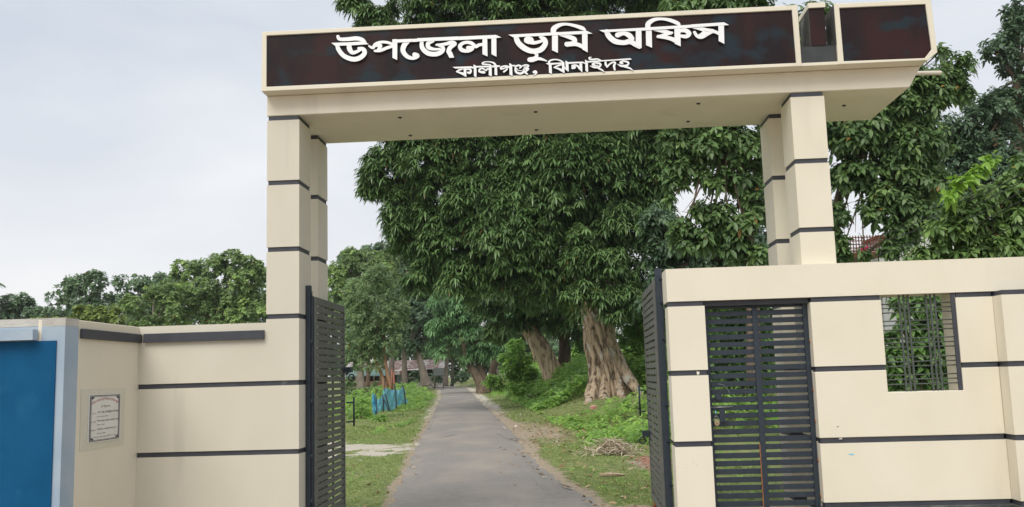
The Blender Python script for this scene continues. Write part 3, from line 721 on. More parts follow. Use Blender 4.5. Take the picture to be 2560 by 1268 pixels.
def letter(strokes, polys, parent):
    bm = bmesh.new()
    lvl = 0
    yb = YP - 0.002
    def front(l): return YF - 0.006 - 0.0011 * l
    for st in strokes:
        L_, R_, pts = stroke_outline(st)
        y = front(lvl); lvl += 1
        n = len(pts)
        loops = []
        for yy in (y, yb):
            loops.append(([bm.verts.new((x, yy - 0.00002 * q, z)) for q, (x, z) in enumerate(L_)], [bm.verts.new((x, yy - 0.00002 * q, z)) for q, (x, z) in enumerate(R_)]))
        for i in range(n - 1):
            bm.faces.new((loops[0][0][i], loops[0][0][i + 1], loops[0][1][i + 1], loops[0][1][i]))
            for s in (0, 1):
                f = bm.faces.new((loops[0][s][i], loops[0][s][i + 1], loops[1][s][i + 1], loops[1][s][i])); f.material_index = 1
        for e in (0, n - 1):
            x0, z0, w = pts[e]
            k = 10
            y2 = y - 0.00041 if e else y - 0.00053 - 0.00002 * n
            fr = [bm.verts.new((x0 + w / 2 * math.cos(2 * math.pi * q / k), y2, z0 + w / 2 * math.sin(2 * math.pi * q / k))) for q in range(k)]
            bk = [bm.verts.new((v.co.x, yb, v.co.z)) for v in fr]
            bm.faces.new(fr)
            for q in range(k):
                f = bm.faces.new((fr[q], fr[(q + 1) % k], bk[(q + 1) % k], bk[q])); f.material_index = 1
    for po in polys:
        y = front(lvl); lvl += 1
        a = [bm.verts.new((x, y, z)) for x, z in po]; b = [bm.verts.new((x, yb, z)) for x, z in po]
        bm.faces.new(a)
        for i in range(len(po)):
            j = (i + 1) % len(po)
            f = bm.faces.new((a[i], a[j], b[j], b[i])); f.material_index = 1
    for f in bm.faces:
        if f.material_index == 0 and abs(f.normal.y) < 0.1: f.normal_update()
    bm.normal_update()
    for f in bm.faces:
        if f.material_index == 0 and f.normal.y > 0: f.normal_flip()
    o = fin(bm, 'letter', M['steel'], parent)
    o.data.materials.append(M['steel_edge'])
    return o
for st, po in LETTERS:
    letter(st, po, board)

# ------------------------------------------------------------------ left boundary wall
lw = thing('boundary_wall', 'cream compound wall left of the arch turning a corner towards the road', 'wall', (-0.6, 0.1, 0))
AX0, AY0, AX1, AY1 = -1.185, 0.0, -1.150, -1.325
ZL = 1.955
def wall_seg(name, m, x0, x1, y0, y1, zs, parent):
    return [box(name, m, x0, x1, y0, y1, a, b, parent) for a, b in zs]
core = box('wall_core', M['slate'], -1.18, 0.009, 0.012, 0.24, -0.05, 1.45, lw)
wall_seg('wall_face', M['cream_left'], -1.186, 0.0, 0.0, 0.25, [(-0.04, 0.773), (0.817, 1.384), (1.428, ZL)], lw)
box('ledge_strip', M['slate'], -1.13, -0.012, -0.035, -0.001, 1.805, 1.886, lw, bevel=0.006)
# return wall, running towards the camera
def along(u, off, z):   # u metres from the inner corner, off metres out of the face (towards +X)
    d = Vector((AX1 - AX0, AY1 - AY0, 0)); L_ = d.length; d.normalize()
    nn = Vector((-d.y, d.x, 0))
    if nn.x < 0: nn = -nn
    return Vector((AX0, AY0, 0)) + d * u + nn * off + Vector((0, 0, z))
LA = Vector((AX1 - AX0, AY1 - AY0, 0)).length
def abox_along(name, m, u0, u1, o0, o1, z0, z1, parent, bevel=0.0):
    bm = bmesh.new()
    v = [bm.verts.new(along(u, o, z)) for z in (z0, z1) for u, o in ((u0, o0), (u1, o0), (u1, o1), (u0, o1))]
    for f in ((0, 1, 2, 3), (7, 6, 5, 4), (0, 4, 5, 1), (1, 5, 6, 2), (2, 6, 7, 3), (3, 7, 4, 0)):
        bm.faces.new([v[i] for i in f])
    bmesh.ops.recalc_face_normals(bm, faces=bm.faces)
    return fin(bm, name, m, parent, bevel)
abox_along('return_wall', M['cream'], -0.26, LA - 0.002, -0.22, -0.001, -0.05, ZL - 0.003, lw, bevel=0.005)
abox_along('ledge_strip', M['slate'], 0.0, 1.10, 0.0, 0.033, 1.805, 1.884, lw, bevel=0.006)

bw = thing('painted_wall', 'deep blue wall panel with pale blue border at the left edge', 'wall', (-2.2, AY1, 0))
YW = AY1 - 0.003
box('border', M['pale_blue'], -5.0, -1.149, YW, YW + 0.2, -0.05, 1.895, bw, bevel=0.004)
box('cap', M['cap_grey'], -5.0, -1.149, YW, YW + 0.2, 1.897, ZL + 0.004, bw, bevel=0.005)
box('blue_panel', M['blue'], -5.0, (-1.213, 1.146)[0], YW - 0.012, YW - 0.001, -0.05, (-1.348, 1.783)[1], bw, bevel=0.004)
box('canopy_ledge', M['pale_blue'], -5.0, (-1.359, 1.82)[0], YW - 0.085, YW - 0.013, (-1.466, 1.79)[1], (-1.469, 1.87)[1], bw, bevel=0.006)

# ------------------------------------------------------------------ plaque
pq = thing('plaque', 'small stone plaque with red and black writing on the return wall', 'plaque', along(0.62, 0.004, 1.1))
def plaque_point(a, b, off):   # a 0..1 left to right as seen, b 0..1 bottom to top
    u = PU0 + (PU1 - PU0) * a
    return along(u, off, PZ0 + (PZ1 - PZ0) * b)
PU0, PU1, PZ0, PZ1 = (0.929, 0.3755, 0.9711, 1.3528)
def pbox(name, m, a0, a1, b0, b1, o0, o1, parent):
    bm = bmesh.new()
    v = [bm.verts.new(plaque_point(a, b, o)) for o in (o0, o1) for a, b in ((a0, b0), (a1, b0), (a1, b1), (a0, b1))]
    for f in ((0, 1, 2, 3), (7, 6, 5, 4), (0, 4, 5, 1), (1, 5, 6, 2), (2, 6, 7, 3), (3, 7, 4, 0)):
        bm.faces.new([v[i] for i in f])
    bmesh.ops.recalc_face_normals(bm, faces=bm.faces)
    return fin(bm, name, m, parent)
pbox('mortar_bed', M['halo'], -0.22, 1.20, -0.15, 1.13, 0.0005, 0.003, pq)
slab = pbox('stone_slab', M['plaque'], -0.01, 1.01, -0.008, 1.008, 0.004, 0.012, pq)
bm = bmesh.new()
def pq_quad(bm, a0, a1, b0, b1, off=0.0135):
    bm.faces.new([bm.verts.new(plaque_point(a, b, off)) for a, b in ((a0, b0), (a1, b0), (a1, b1), (a0, b1))])
for ins, w in ((0.015, 0.022), (0.052, 0.012)):
    h = w * 0.68; ib = ins * 0.68
    pq_quad(bm, ins, 1 - ins, ib, ib + h); pq_quad(bm, ins, 1 - ins, 1 - ib - h, 1 - ib)
    pq_quad(bm, ins, ins + w, ib + h, 1 - ib - h); pq_quad(bm, 1 - ins - w, 1 - ins, ib + h, 1 - ib - h)
for ca, cb in ((0, 0), (1, 0), (0, 1), (1, 1)):
    sa = 1 if ca == 0 else -1; sb = 1 if cb == 0 else -1
    bm.faces.new([bm.verts.new(plaque_point(ca + sa * a, cb + sb * b, 0.0142)) for a, b in ((0.06, 0.04), (0.15, 0.045), (0.13, 0.075), (0.10, 0.085), (0.07, 0.11))])
fin(bm, 'border_line', M['ink'], slab)

def text_mesh(s):
    cu = bpy.data.curves.new('t', 'FONT')
    cu.body = s
    cu.size = 1.0
    o = bpy.data.objects.new('t', cu)
    COL.objects.link(o)
    dg = bpy.context.evaluated_depsgraph_get()
    me = bpy.data.meshes.new_from_object(o.evaluated_get(dg))
    bpy.data.objects.remove(o)
    return me
def pq_text(s, m, a0, a1, bc, h, arc=0.0, off=0.0138):
    me = text_mesh(s)
    if not len(me.vertices): return
    co = np.empty(len(me.vertices) * 3); me.vertices.foreach_get('co', co); co = co.reshape(-1, 3)
    lo, hi = co.min(0), co.max(0)
    a = a0 + (co[:, 0] - lo[0]) / (hi[0] - lo[0]) * (a1 - a0)
    b = bc + ((co[:, 1] - lo[1]) / (hi[1] - lo[1]) - 0.5) * h - arc * (2 * a - 1) ** 2
    P = np.array([plaque_point(x, y, off) for x, y in zip(a, b)], dtype=np.float32)
    me.vertices.foreach_set('co', P.ravel())
    me.update()
    me.materials.clear(); me.materials.append(m)
    me.name = 'engraved_line'
    link('engraved_line', me, slab)
pq_text('কালীগঞ্জ উপজেলা ভূমি অফিসের গেট ও সীমানা প্রাচীর', M['red_ink'], 0.05, 0.95, 0.905, 0.085, 0.13)
pq_text('শুভ উদ্বোধন', M['ink'], 0.36, 0.66, 0.745, 0.065)
pq_text('উদ্বোধক:', M['ink'], 0.08, 0.21, 0.60, 0.035)
pq_text('এস. এম. রফিকুল ইসলাম', M['ink'], 0.25, 0.94, 0.625, 0.075)
pq_text('জেলা প্রশাসক, ঝিনাইদহ', M['ink'], 0.25, 0.62, 0.53, 0.035)
pq_text('সহযোগিতায়:', M['ink'], 0.04, 0.21, 0.425, 0.035)
pq_text('উসমান আহমেদ, উপজেলা নির্বাহী অফিসার', M['ink'], 0.25, 0.96, 0.44, 0.055)
pq_text('কালীগঞ্জ, ঝিনাইদহ', M['ink'], 0.25, 0.50, 0.355, 0.035)
pq_text('তত্ত্বাবধানে:', M['ink'], 0.04, 0.21, 0.245, 0.035)
pq_text('হাবিবুল্লাহ, সহকারী কমিশনার ভূমি', M['ink'], 0.25, 0.88, 0.26, 0.058)
pq_text('কালীগঞ্জ, ঝিনাইদহ', M['ink'], 0.25, 0.53, 0.17, 0.035)
pq_text('তারিখ', M['ink'], 0.12, 0.86, 0.10, 0.032)

# ------------------------------------------------------------------ right wall with side gate and window opening
rw = thing('entrance_wall', 'cream banded wall right of the road with a window grille and side gate opening', 'wall', (5.0, 0, 0))
YR, YRB = -0.11, 0.14
BB = 2.015
box('top_band', M['cream'], 3.622, 9.5, YR - 0.002, YRB + 0.10, BB, 2.304, rw, bevel=0.007)
def rblocks(x0, x1, y0, y1, zs, r=0.010, coretop=BB - 0.001, corez=-0.05):
    c = box('wall_core', M['slate'], x0 + r, x1 - r, y0 + r, y1 - r, corez, coretop, rw)
    for a, b in zs:
        box('render_block', M['cream'], x0, x1, y0, y1, a, b, c, bevel=0.006)
    return c
RZ = [(0.27, 0.760), (0.807, 1.368), (1.414, BB - GH)]
rblocks(3.624, 3.944, YR, YRB, [(-0.04, 0.760)] + RZ[1:])
rblocks(4.855, 6.399, YR, YRB, [(0.27, 0.760)], coretop=0.815)
c = box('wall_core', M['slate'], 4.865, 5.452, YR + 0.01, YRB - 0.01, 0.815, BB - 0.001, rw)
box('wall_core', M['slate'], 5.452, 6.095, YR + 0.01, YRB - 0.01, 0.815, 1.17, rw)
box('wall_core', M['slate'], 6.100, 6.395, YR + 0.01, YRB - 0.01, 0.815, BB - 0.001, rw)
prism_xz('render_block', M['cream'], [(4.855, 0.807), (6.399, 0.807), (6.399, 1.368), (6.090, 1.368), (6.090, 1.178), (5.458, 1.178), (5.458, 1.368), (4.855, 1.368)], YR, YRB, c, 0.004)
box('render_block', M['cream'], 4.855, 5.458, YR, YRB, 1.414, BB - GH, c, bevel=0.006)
box('render_block', M['cream'], 6.090, 6.399, YR, YRB, 1.414, BB - GH, c, bevel=0.006)
box('window_reveal', M['cream'], 6.072, 6.0985, YR + 0.028, YRB + 0.02, 1.180, BB - 0.002, c)
box('dark_jamb', M['slate'], 6.055, 6.0895, YR + 0.012, YR + 0.027, 1.180, BB - 0.002, c)
rblocks(6.402, 9.4, -0.27, YRB, RZ, coretop=BB - 0.003)
box('plinth', M['weathered'], 4.84, 9.4, YR - 0.03, YRB, -0.05, 0.228, rw, bevel=0.006)
box('plinth', M['weathered'], 6.385, 9.4, -0.30, YR - 0.032, -0.05, 0.228, rw, bevel=0.006)
box('gate_header', M['slate'], 3.945, 4.854, YR + 0.05, YRB - 0.02, 1.968, BB - 0.002, rw)
# grille in the window opening
gr = thing('window_grille', 'grey green iron window grille of crossed bars in the right wall opening', 'window grille', (5.77, 0.0, 1.18))
zh = [1.935, 1.898, 1.859, 1.787, 1.748, 1.708, 1.636, 1.597, 1.558, 1.474, 1.434, 1.395, 1.321, 1.282, 1.242]
for x in (5.632, 5.670, 5.706, 5.860, 5.897, 5.935):
    bm = bmesh.new(); abox(bm, x - 0.008, x + 0.008, -0.060, -0.052, 1.16, BB - 0.003)
    fin(bm, 'grille_upright', M['grille'], gr)
bm = bmesh.new()
tube_bm(bm, [(5.455, -0.046, 0, 0.006), (6.075, -0.046, 0, 0.006)], 6)
me_bar = bpy.data.meshes.new('grille_bar'); bm.to_mesh(me_bar); bm.free(); me_bar.materials.append(M['grille'])
for z in zh:
    share('grille_bar', me_bar, gr, (0, 0, z))

# ------------------------------------------------------------------ gates
def slat_gate(parent, p0, p1, z0, z1, pitch, sh, uprights, m, thick=0.012, toprail=0.07, stile=0.035, face=1, jit=0.0):
    """p0,p1 = plan ends of the leaf"""
    a, b = Vector((*p0, 0)), Vector((*p1, 0))
    d = (b - a); L_ = d.length; d.normalize(); n = Vector((-d.y, d.x, 0)) * face
    def lb(name, u0, u1, o0, o1, za, zb, bev=0.0):
        bm = bmesh.new()
        v = [bm.verts.new(a + d * u + n * o + Vector((0, 0, z))) for z in (za, zb) for u, o in ((u0, o0), (u1, o0), (u1, o1), (u0, o1))]
        for f in ((0, 1, 2, 3), (7, 6, 5, 4), (0, 4, 5, 1), (1, 5, 6, 2), (2, 6, 7, 3), (3, 7, 4, 0)):
            bm.faces.new([v[i] for i in f])
        bmesh.ops.recalc_face_normals(bm, faces=bm.faces)
        return fin(bm, name, m, parent, bev)
    lb('stile', 0, stile, -0.02, 0.02, z0, z1, 0.003)
    lb('stile', L_ - stile, L_, -0.02, 0.02, z0, z1 - 0.0, 0.003)
    lb('top_rail', stile, L_ - stile, -0.018, 0.018, z1 - toprail, z1 - 0.001, 0.003)
    lb('bottom_rail', stile, L_ - stile, -0.018, 0.018, z0, z0 + 0.05, 0.003)
    for u, w in uprights:
        lb('upright', u - w / 2, u + w / 2, -0.016, 0.0, z0 + 0.051, z1 - toprail - 0.001)
    me = None
    z = z1 - toprail - (pitch - sh)
    k = 0
    while z - sh > z0 + 0.055:
        if me is None:
            o = lb('slat', stile + 0.001, L_ - stile - 0.001, 0.001, 0.001 + thick, z - sh, z, 0.002)
            me = o.data; zf = z; l0 = o.location.copy()
        else:
            o = bpy.data.objects.new('slat', me); o.parent = parent; COL.objects.link(o)
            o.location = l0 + Vector((random.uniform(-.001, .001), 0, z - zf + random.uniform(-.0015, .0015)))
            o.rotation_euler = (0, random.uniform(-jit, jit), 0)
        z -= pitch; k += 1
    return a, d, n, L_

lg = thing('gate_leaf', 'left gate leaf of dark horizontal slats swung open against the left pillar', 'gate', (0.36, 0.26, 0), group='open main gate leaves')
box('hinge_post', M['gate_blue'], 0.306, 0.352, 0.205, 0.255, 0.0, 2.303, lg, bevel=0.004)
slat_gate(lg, (0.372, 0.262), (0.350, 1.48), 0.09, 2.20, 0.066, 0.049, [(0.50, 0.025), (0.78, 0.025)], M['gate'], face=-1)
box('leaf_edge_bar', M['gate_blue'], 0.354, 0.371, 0.226, 0.258, 0.09, 2.203, lg, bevel=0.002)
for z in (2.2, 1.75, 1.2, 0.7, 0.3):
    tube('hinge', M['gate_blue'], [(0.357, 0.222, z, 0.011), (0.357, 0.222, z + 0.05, 0.011)], lg, 8)
# handle and latch stand proud of the leaf's free end
tube('pull_handle', M['gate_blue'], [(0.40, 1.40, 0.98, 0.008), (0.46, 1.52, 0.98, 0.008)], lg, 6)
tube('pull_handle', M['gate_blue'], [(0.40, 1.40, 1.18, 0.008), (0.46, 1.52, 1.18, 0.008)], lg, 6)
tube('pull_handle', M['gate_blue'], [(0.455, 1.51, 0.93, 0.010), (0.455, 1.51, 1.235, 0.010)], lg, 8)
box('latch', M['gate_blue'], 0.372, 0.45, 1.40, 1.50, 1.495, 1.55, lg, bevel=0.004)
tube('latch_ring', M['gate_blue'], [(0.44 + 0.03 * math.cos(t), 1.47, 1.44 + 0.035 * math.sin(t), 0.008) for t in [i * math.pi / 5 for i in range(11)]], lg, 6, cap=False)

rg = thing('gate_leaf', 'right gate leaf of dark horizontal slats swung open beside the wall end', 'gate', (3.56, 0.3, 0), group='open main gate leaves')
box('hinge_post', M['gate_blue'], 3.560, 3.624, 0.245, 0.295, 0.0, 2.352, rg, bevel=0.004)
slat_gate(rg, (3.556, 0.285), (3.572, 1.70), 0.10, 2.245, 0.066, 0.049, [(0.62, 0.025), (0.92, 0.025)], M['gate'], face=1)
for z in (2.25, 2.03, 1.7, 1.1, 0.78, 0.4):
    tube('hinge_pin', M['gate_blue'], [(3.60, 0.243, z, 0.008), (3.645, 0.20, z + 0.003, 0.008)], rg, 6)
tube('pull_handle', M['gate_blue'], [(3.53, 1.63, 1.0, 0.008), (3.47, 1.68, 1.0, 0.008)], rg, 6)
tube('pull_handle', M['gate_blue'], [(3.53, 1.63, 1.22, 0.008), (3.47, 1.68, 1.22, 0.008)], rg, 6)
tube('pull_handle', M['gate_blue'], [(3.472, 1.675, 0.95, 0.010), (3.472, 1.675, 1.27, 0.010)], rg, 8)
box('latch', M['gate_blue'], 3.48, 3.552, 1.58, 1.66, 0.74, 0.80, rg, bevel=0.004)
tube('latch_ring', M['gate_blue'], [(3.48 + 0.03 * math.cos(t), 1.63, 0.70 + 0.035 * math.sin(t), 0.008) for t in [i * math.pi / 5 for i in range(11)]], rg, 6, cap=False)
tube('wheel', M['rust'], [(3.565, 1.64, 0.055, 0.045), (3.595, 1.64, 0.055, 0.045)], rg, 12)

sg = thing('side_gate', 'closed blue black slatted pedestrian gate in the right wall', 'gate', (4.40, 0.03, 0))
slat_gate(sg, (3.952, 0.03), (4.850, 0.03), 0.03, 1.966, 0.0685, 0.046, [], M['gate_blue'], toprail=0.02, stile=0.03, face=-1, thick=0.014)
box('centre_upright', M['gate_blue'], 4.372, 4.420, -0.002, 0.014, 0.05, 1.945, sg, bevel=0.003)
box('hinge_stile', M['gate_blue'], 4.812, 4.852, -0.01, 0.008, 0.03, 1.966, sg, bevel=0.003)
box('rust_streak', M['rust'], 4.366, 4.3715, -0.004, 0.012, 0.06, 0.76, sg)
for z in (1.62, 1.2, 0.93, 0.6, 0.3):
    tube('hinge', M['rust'], [(4.856, -0.02, z, 0.009), (4.856, -0.02, z + 0.03, 0.009)], sg, 8)
x0, z0 = (3.966, 1.086)
x1, z1_ = (4.153, 1.088)
tube('bolt_bar', M['metal_grey'], [(x0, -0.02, z0, 0.005), (x1, -0.02, z0 + 0.002, 0.005)], sg, 8)
xa, za = (4.036, 0.967)
xb, zb_ = (4.084, 1.079)
box('lock_plate', M['gate_blue'], xa, xb, -0.018, -0.012, za, zb_, sg, bevel=0.002)
box('lock_foot', M['gate_blue'], xa, xb + 0.03, -0.019, -0.012, za - 0.008, za + 0.004, sg, bevel=0.002)
xp, zp = (4.006, 0.955)
bm = bmesh.new()
bmesh.ops.create_cone(bm, cap_ends=True, segments=20, radius1=0.026, radius2=0.026, depth=0.016, matrix=Matrix.Translation((xp, -0.035, zp)) @ Matrix.Rotation(math.radians(90), 4, 'X') @ Matrix.Diagonal((0.9, 1.08, 1, 1)))
pl = thing('padlock', 'small brass padlock hanging open from the side gate bolt', 'padlock', (xp, -0.035, zp))
fin(bm, 'body', M['brass'], pl, bevel=0.003)
tube('shackle', M['metal_grey'], resample([(xp - 0.014, -0.035, zp + 0.02, 0.0035), (xp - 0.016, -0.035, zp + 0.045, 0.0035), (xp - 0.004, -0.035, zp + 0.058, 0.0035), (xp + 0.012, -0.035, zp + 0.045, 0.0035), (xp + 0.014, -0.035, zp + 0.022, 0.0035)], 4), pl, 6)
box('keyhole', M['dark_in'], xp - 0.004, xp + 0.004, -0.0455, -0.0432, zp - 0.012, zp - 0.002, pl)
xd, zd = (4.034, 1.178)
bm = bmesh.new()
bmesh.ops.create_cone(bm, cap_ends=True, segments=20, radius1=0.031, radius2=0.028, depth=0.012, matrix=Matrix.Translation((xd, -0.022, zd)) @ Matrix.Rotation(math.radians(90), 4, 'X'))
fin(bm, 'lock_disc', M['gate_blue'], sg)
tube('wire_loop', M['metal_grey'], resample([(*(4.037, -0.02, 1.288), 0.0025), (*(4.081, -0.02, 1.277), 0.0025), (*(4.12, -0.02, 1.234), 0.0025), (*(4.135, -0.02, 1.189), 0.0025)], 4), sg, 5)
tube('string', M['net'], [(*(3.998, -0.03, 1.055), 0.006), (*(4.003, -0.03, 1.027), 0.003)], sg, 5)

# plaster scars
def splat(name, m, x, y, z, r, n, seed, label, cat, sx=1.0, sz=1.0):
    rr = random.Random(seed)
    bm = bmesh.new()
    pts = []
    for i in range(n):
        a = 2 * math.pi * i / n
        q = r * rr.uniform(0.4, 1.2)
        pts.append((x + q * math.cos(a) * sx, z + q * math.sin(a) * sz))
    a = [bm.verts.new((px, y, pz)) for px, pz in pts]; b = [bm.verts.new((px, y + 0.006, pz)) for px, pz in pts]
    bm.faces.new(a)
    for i in range(n):
        bm.faces.new((a[i], b[i], b[(i + 1) % n], a[(i + 1) % n]))
    bmesh.ops.recalc_face_normals(bm, faces=bm.faces)
    return fin(bm, name, m, rw)
for (px, pz, r, sx, sz, mm) in ((*(3.856, 1.387), 0.014, 1, 1.3, 'cream'), (*(5.035, 0.798), 0.016, 1.6, 0.5, 'cap_grey'), (*(5.115, 0.666), 0.02, 1.6, 0.5, 'net'), (*(5.015, 0.9), 0.007, 1, 1, 'slate'), (*(3.774, 0.623), 0.003, 1, 1, 'slate'), (*(3.807, 0.606), 0.003, 1, 1, 'slate')):
    splat('paint_scar', M[mm], px, YR - 0.0015 if mm != 'cream' else YR - 0.001, pz, r, 9, int(px * 1000), '', '', sx, sz)
bm = bmesh.new()
for i, (u, z, w, h, tl) in enumerate(((1.235, 1.165, .012, .045, .5), (1.20, 1.15, .012, .05, .6), (1.165, 1.14, .010, .045, .7), (1.19, 1.105, .012, .03, .8), (1.15, 1.12, .01, .03, .9))):
    v = [bm.verts.new(along(u + a * w - b * h * tl * 0.6, 0.0012, z + b * h)) for a, b in ((-.5, -.5), (.5, -.4), (.7, .4), (-.2, .6))]
    bm.faces.new(v)
fin(bm, 'muddy_scuff', M['rust'], lw)

# ------------------------------------------------------------------ foliage things
def tree(name, label, base, trunk_pts, lobes, kind, scale, dens, leafm, barkm, group=None, sides=10, nl=1, lr=0.12, **kw):
    t = thing(name, label, 'tree', (base[0], base[1], float(gz(base[0], base[1]))), group)
    fl = kw.pop('flute', 0.0)
    if trunk_pts:
        tp = resample(trunk_pts, 6) if len(trunk_pts) > 2 else trunk_pts
        tube('trunk', M[barkm], tp, t, sides, flute=fl, seed=len(label), wob=0.03)
        limbs(t, M[barkm], trunk_pts[-1][:3], lobes, lr, nl)
    crown('crown', leafm, lobes, kind, scale, dens, t, **kw)
    return t

# T1: the big buttressed mango
t1 = thing('mango_tree', 'huge dark green mango tree with pale fluted buttressed trunk right of the road', 'tree', (*(4.087, 22, 0.5)[:2], 0.4))
TP = [(*(3.999, 22, 0.224), 0.7828, 0.30), (*(3.987, 22, 0.541), 0.6132, 0.28), (*(4, 22, 1.164), 0.5219, 0.24), (*(3.89, 22, 1.91), 0.4827, 0.15), (*(3.784, 22, 2.467), 0.4697, 0.14), (*(3.752, 22, 2.959), 0.4436, 0.13), (*(3.561, 22, 3.355), 0.3523, 0.12), (*(3.296, 22, 3.912), 0.2088, 0.08), (*(3.196, 22, 4.703), 0.2088, 0.05), (*(3.158, 22.5, 6.376), 0.1827, 0.05)]
tube('trunk', M['bark'], resample(TP, 12), t1, 96, nfl=12, seed=4, wob=0.035)
for nm, pts in (('buttress_root', [(*(4.08, 22.4, 2.996), 0.05), (*(4.203, 22.1, 2.199), 0.18), (*(4.451, 21.8, 1.482), 0.20), (*(4.716, 21.5, 1.035), 0.17), (*(4.913, 21.3, 0.721), 0.12), (*(5.065, 21.2, 0.411), 0.05)]),
                ('buttress_root', [(*(3.785, 22.2, 2.344), 0.04), (*(3.667, 21.9, 1.569), 0.15), (*(3.495, 21.4, 0.82), 0.19), (*(3.287, 20.6, 0.417), 0.15), (*(2.993, 19.3, 0.123), 0.09), (*(2.77, 18, -0.086), 0.03)]),
                ('buttress_root', [(*(3.941, 22.2, 2.339), 0.04), (*(3.888, 21.8, 1.435), 0.13), (*(3.822, 21.2, 0.691), 0.17), (*(3.633, 20.2, 0.243), 0.11), (*(3.428, 19.2, 0.001), 0.06), (*(3.308, 18.4, -0.211), 0.02)]),
                ('buttress_root', [(*(4.169, 22.2, 2.202), 0.04), (*(4.239, 21.8, 1.298), 0.13), (*(4.31, 21.2, 0.74), 0.14), (*(4.428, 20.5, 0.426), 0.08), (*(4.514, 19.8, 0.118), 0.02)]),
                ('trunk_fork', [(*(3.953, 22.1, 2.724), 0.24), (*(4.13, 22.1, 3.239), 0.20), (*(4.371, 22.2, 3.892), 0.18), (*(4.69, 22.4, 4.96), 0.14)]),
                ('surface_root', [(*(3.665, 20.9, 0.458), 0.10), (*(3.2, 20, 0.333), 0.11), (*(2.876, 19.2, 0.13), 0.10), (*(2.704, 18.2, -0.095), 0.04)]),
                ('surface_root', [(*(3.277, 20.2, 0.371), 0.10), (*(3.078, 19.4, 0.174), 0.09), (*(2.997, 18.3, -0.053), 0.04)]),
                ('surface_root', [(*(3.906, 20.8, 0.43), 0.10), (*(3.86, 19.9, 0.225), 0.08), (*(3.649, 19.2, 0.03), 0.05), (*(3.571, 18.8, -0.151), 0.02)])):
    tube(nm, M['bark'], resample([(*p, 0.14) for p in pts], 5), t1, 16, nfl=5, seed=len(pts), wob=0.03)
LT1 = [(-3.11, 22.5, 8.14, 0.95, 0.86, 0.95), (-3.73, 22.5, 7.88, 0.5, 0.45, 0.5), (-3.45, 22.5, 8.85, 0.56, 0.5, 0.56), (-2.0, 22.5, 8.51, 1.39, 1.25, 1.39), (-2.65, 22.5, 6.8, 1.06, 0.95, 1.06), (-2.32, 22.5, 6.04, 0.93, 0.84, 0.93), (-1.45, 22.5, 5.33, 1.26, 1.13, 1.26), (-2.13, 22.5, 4.67, 0.66, 0.6, 0.66), (-0.52, 22.5, 4.62, 1.13, 1.01, 1.13), (-0.04, 22.5, 7.6, 1.99, 1.79, 1.99), (1.13, 22.5, 5.78, 1.99, 1.79, 1.99), (1.48, 22.5, 4.28, 1.19, 1.07, 1.19), (2.85, 22.5, 5.31, 1.86, 1.67, 1.86), (3.33, 22.5, 7.46, 2.12, 1.91, 2.12), (4.69, 22.5, 6.32, 1.59, 1.43, 1.59), (5.36, 22.5, 7.92, 1.53, 1.37, 1.53), (3.74, 22.5, 4.2, 1.33, 1.19, 1.33), (4.88, 22.5, 4.7, 1.13, 1.01, 1.13), (1.38, 22.5, 9.62, 1.86, 1.67, 1.86), (-0.96, 22.5, 9.44, 1.46, 1.31, 1.46), (-2.47, 22.5, 9.79, 0.93, 0.84, 0.93), (2.82, 22.5, 12.09, 2.65, 2.39, 2.65), (0.07, 22.5, 12.23, 2.39, 2.15, 2.39), (-2.15, 22.5, 12.34, 1.59, 1.43, 1.59), (-3.4, 22.5, 13.7, 0.82, 0.74, 0.82), (-4.24, 22.5, 14.48, 0.53, 0.48, 0.53), (-1.56, 22.5, 14.04, 1.46, 1.31, 1.46), (0.84, 22.5, 14.93, 2.52, 2.27, 2.52), (3.62, 22.5, 15.07, 2.79, 2.51, 2.79), (6.33, 22.5, 14.05, 1.72, 1.55, 1.72), (4.92, 22.5, 10.16, 2.12, 1.91, 2.12), (5.66, 22.5, 11.52, 1.72, 1.55, 1.72), (4.43, 22.5, 3.45, 0.66, 0.6, 0.66), (3.24, 22.5, 3.29, 0.4, 0.36, 0.4), (5.93, 22.5, 8.72, 0.93, 0.84, 0.93), (5.85, 22.5, 7.08, 0.8, 0.72, 0.8), (5.79, 22.5, 5.74, 0.8, 0.72, 0.8), (2.69, 22.5, 8.31, 1.99, 1.79, 1.99), (0.63, 22.5, 7.29, 1.59, 1.43, 1.59), (-1.15, 22.5, 6.54, 1.19, 1.07, 1.19), (3.2, 22.5, 3.89, 0.48, 0.43, 0.48), (3.73, 22.5, 4.0, 0.5, 0.45, 0.5), (4.11, 22.5, 3.59, 0.4, 0.36, 0.4), (2.92, 22.5, 3.44, 0.34, 0.31, 0.34)]
LT1 = LT1 + [(3.78, 20.4, 3.74, 0.42, 0.38, 0.42), (4.26, 20.4, 3.5, 0.44, 0.4, 0.44), (2.92, 20.4, 3.77, 0.37, 0.33, 0.37), (4.7, 20.4, 3.67, 0.44, 0.4, 0.44), (3.36, 20.4, 3.96, 0.37, 0.33, 0.37), (4.13, 20.4, 3.13, 0.27, 0.24, 0.27), (3.09, 20.4, 4.91, 0.54, 0.49, 0.54), (3.76, 20.4, 4.7, 0.49, 0.44, 0.49), (3.23, 20.4, 5.53, 0.44, 0.4, 0.44), (4.2, 20.4, 4.99, 0.37, 0.33, 0.37)]
limbs(t1, M['bark_dark'], (3.205, 22.5, 5.833), LT1, 0.13, 3)
crown('crown', 'leaf_mango', LT1, 'mango', 1.0, 2.5, t1, sub=12, core=0.35)

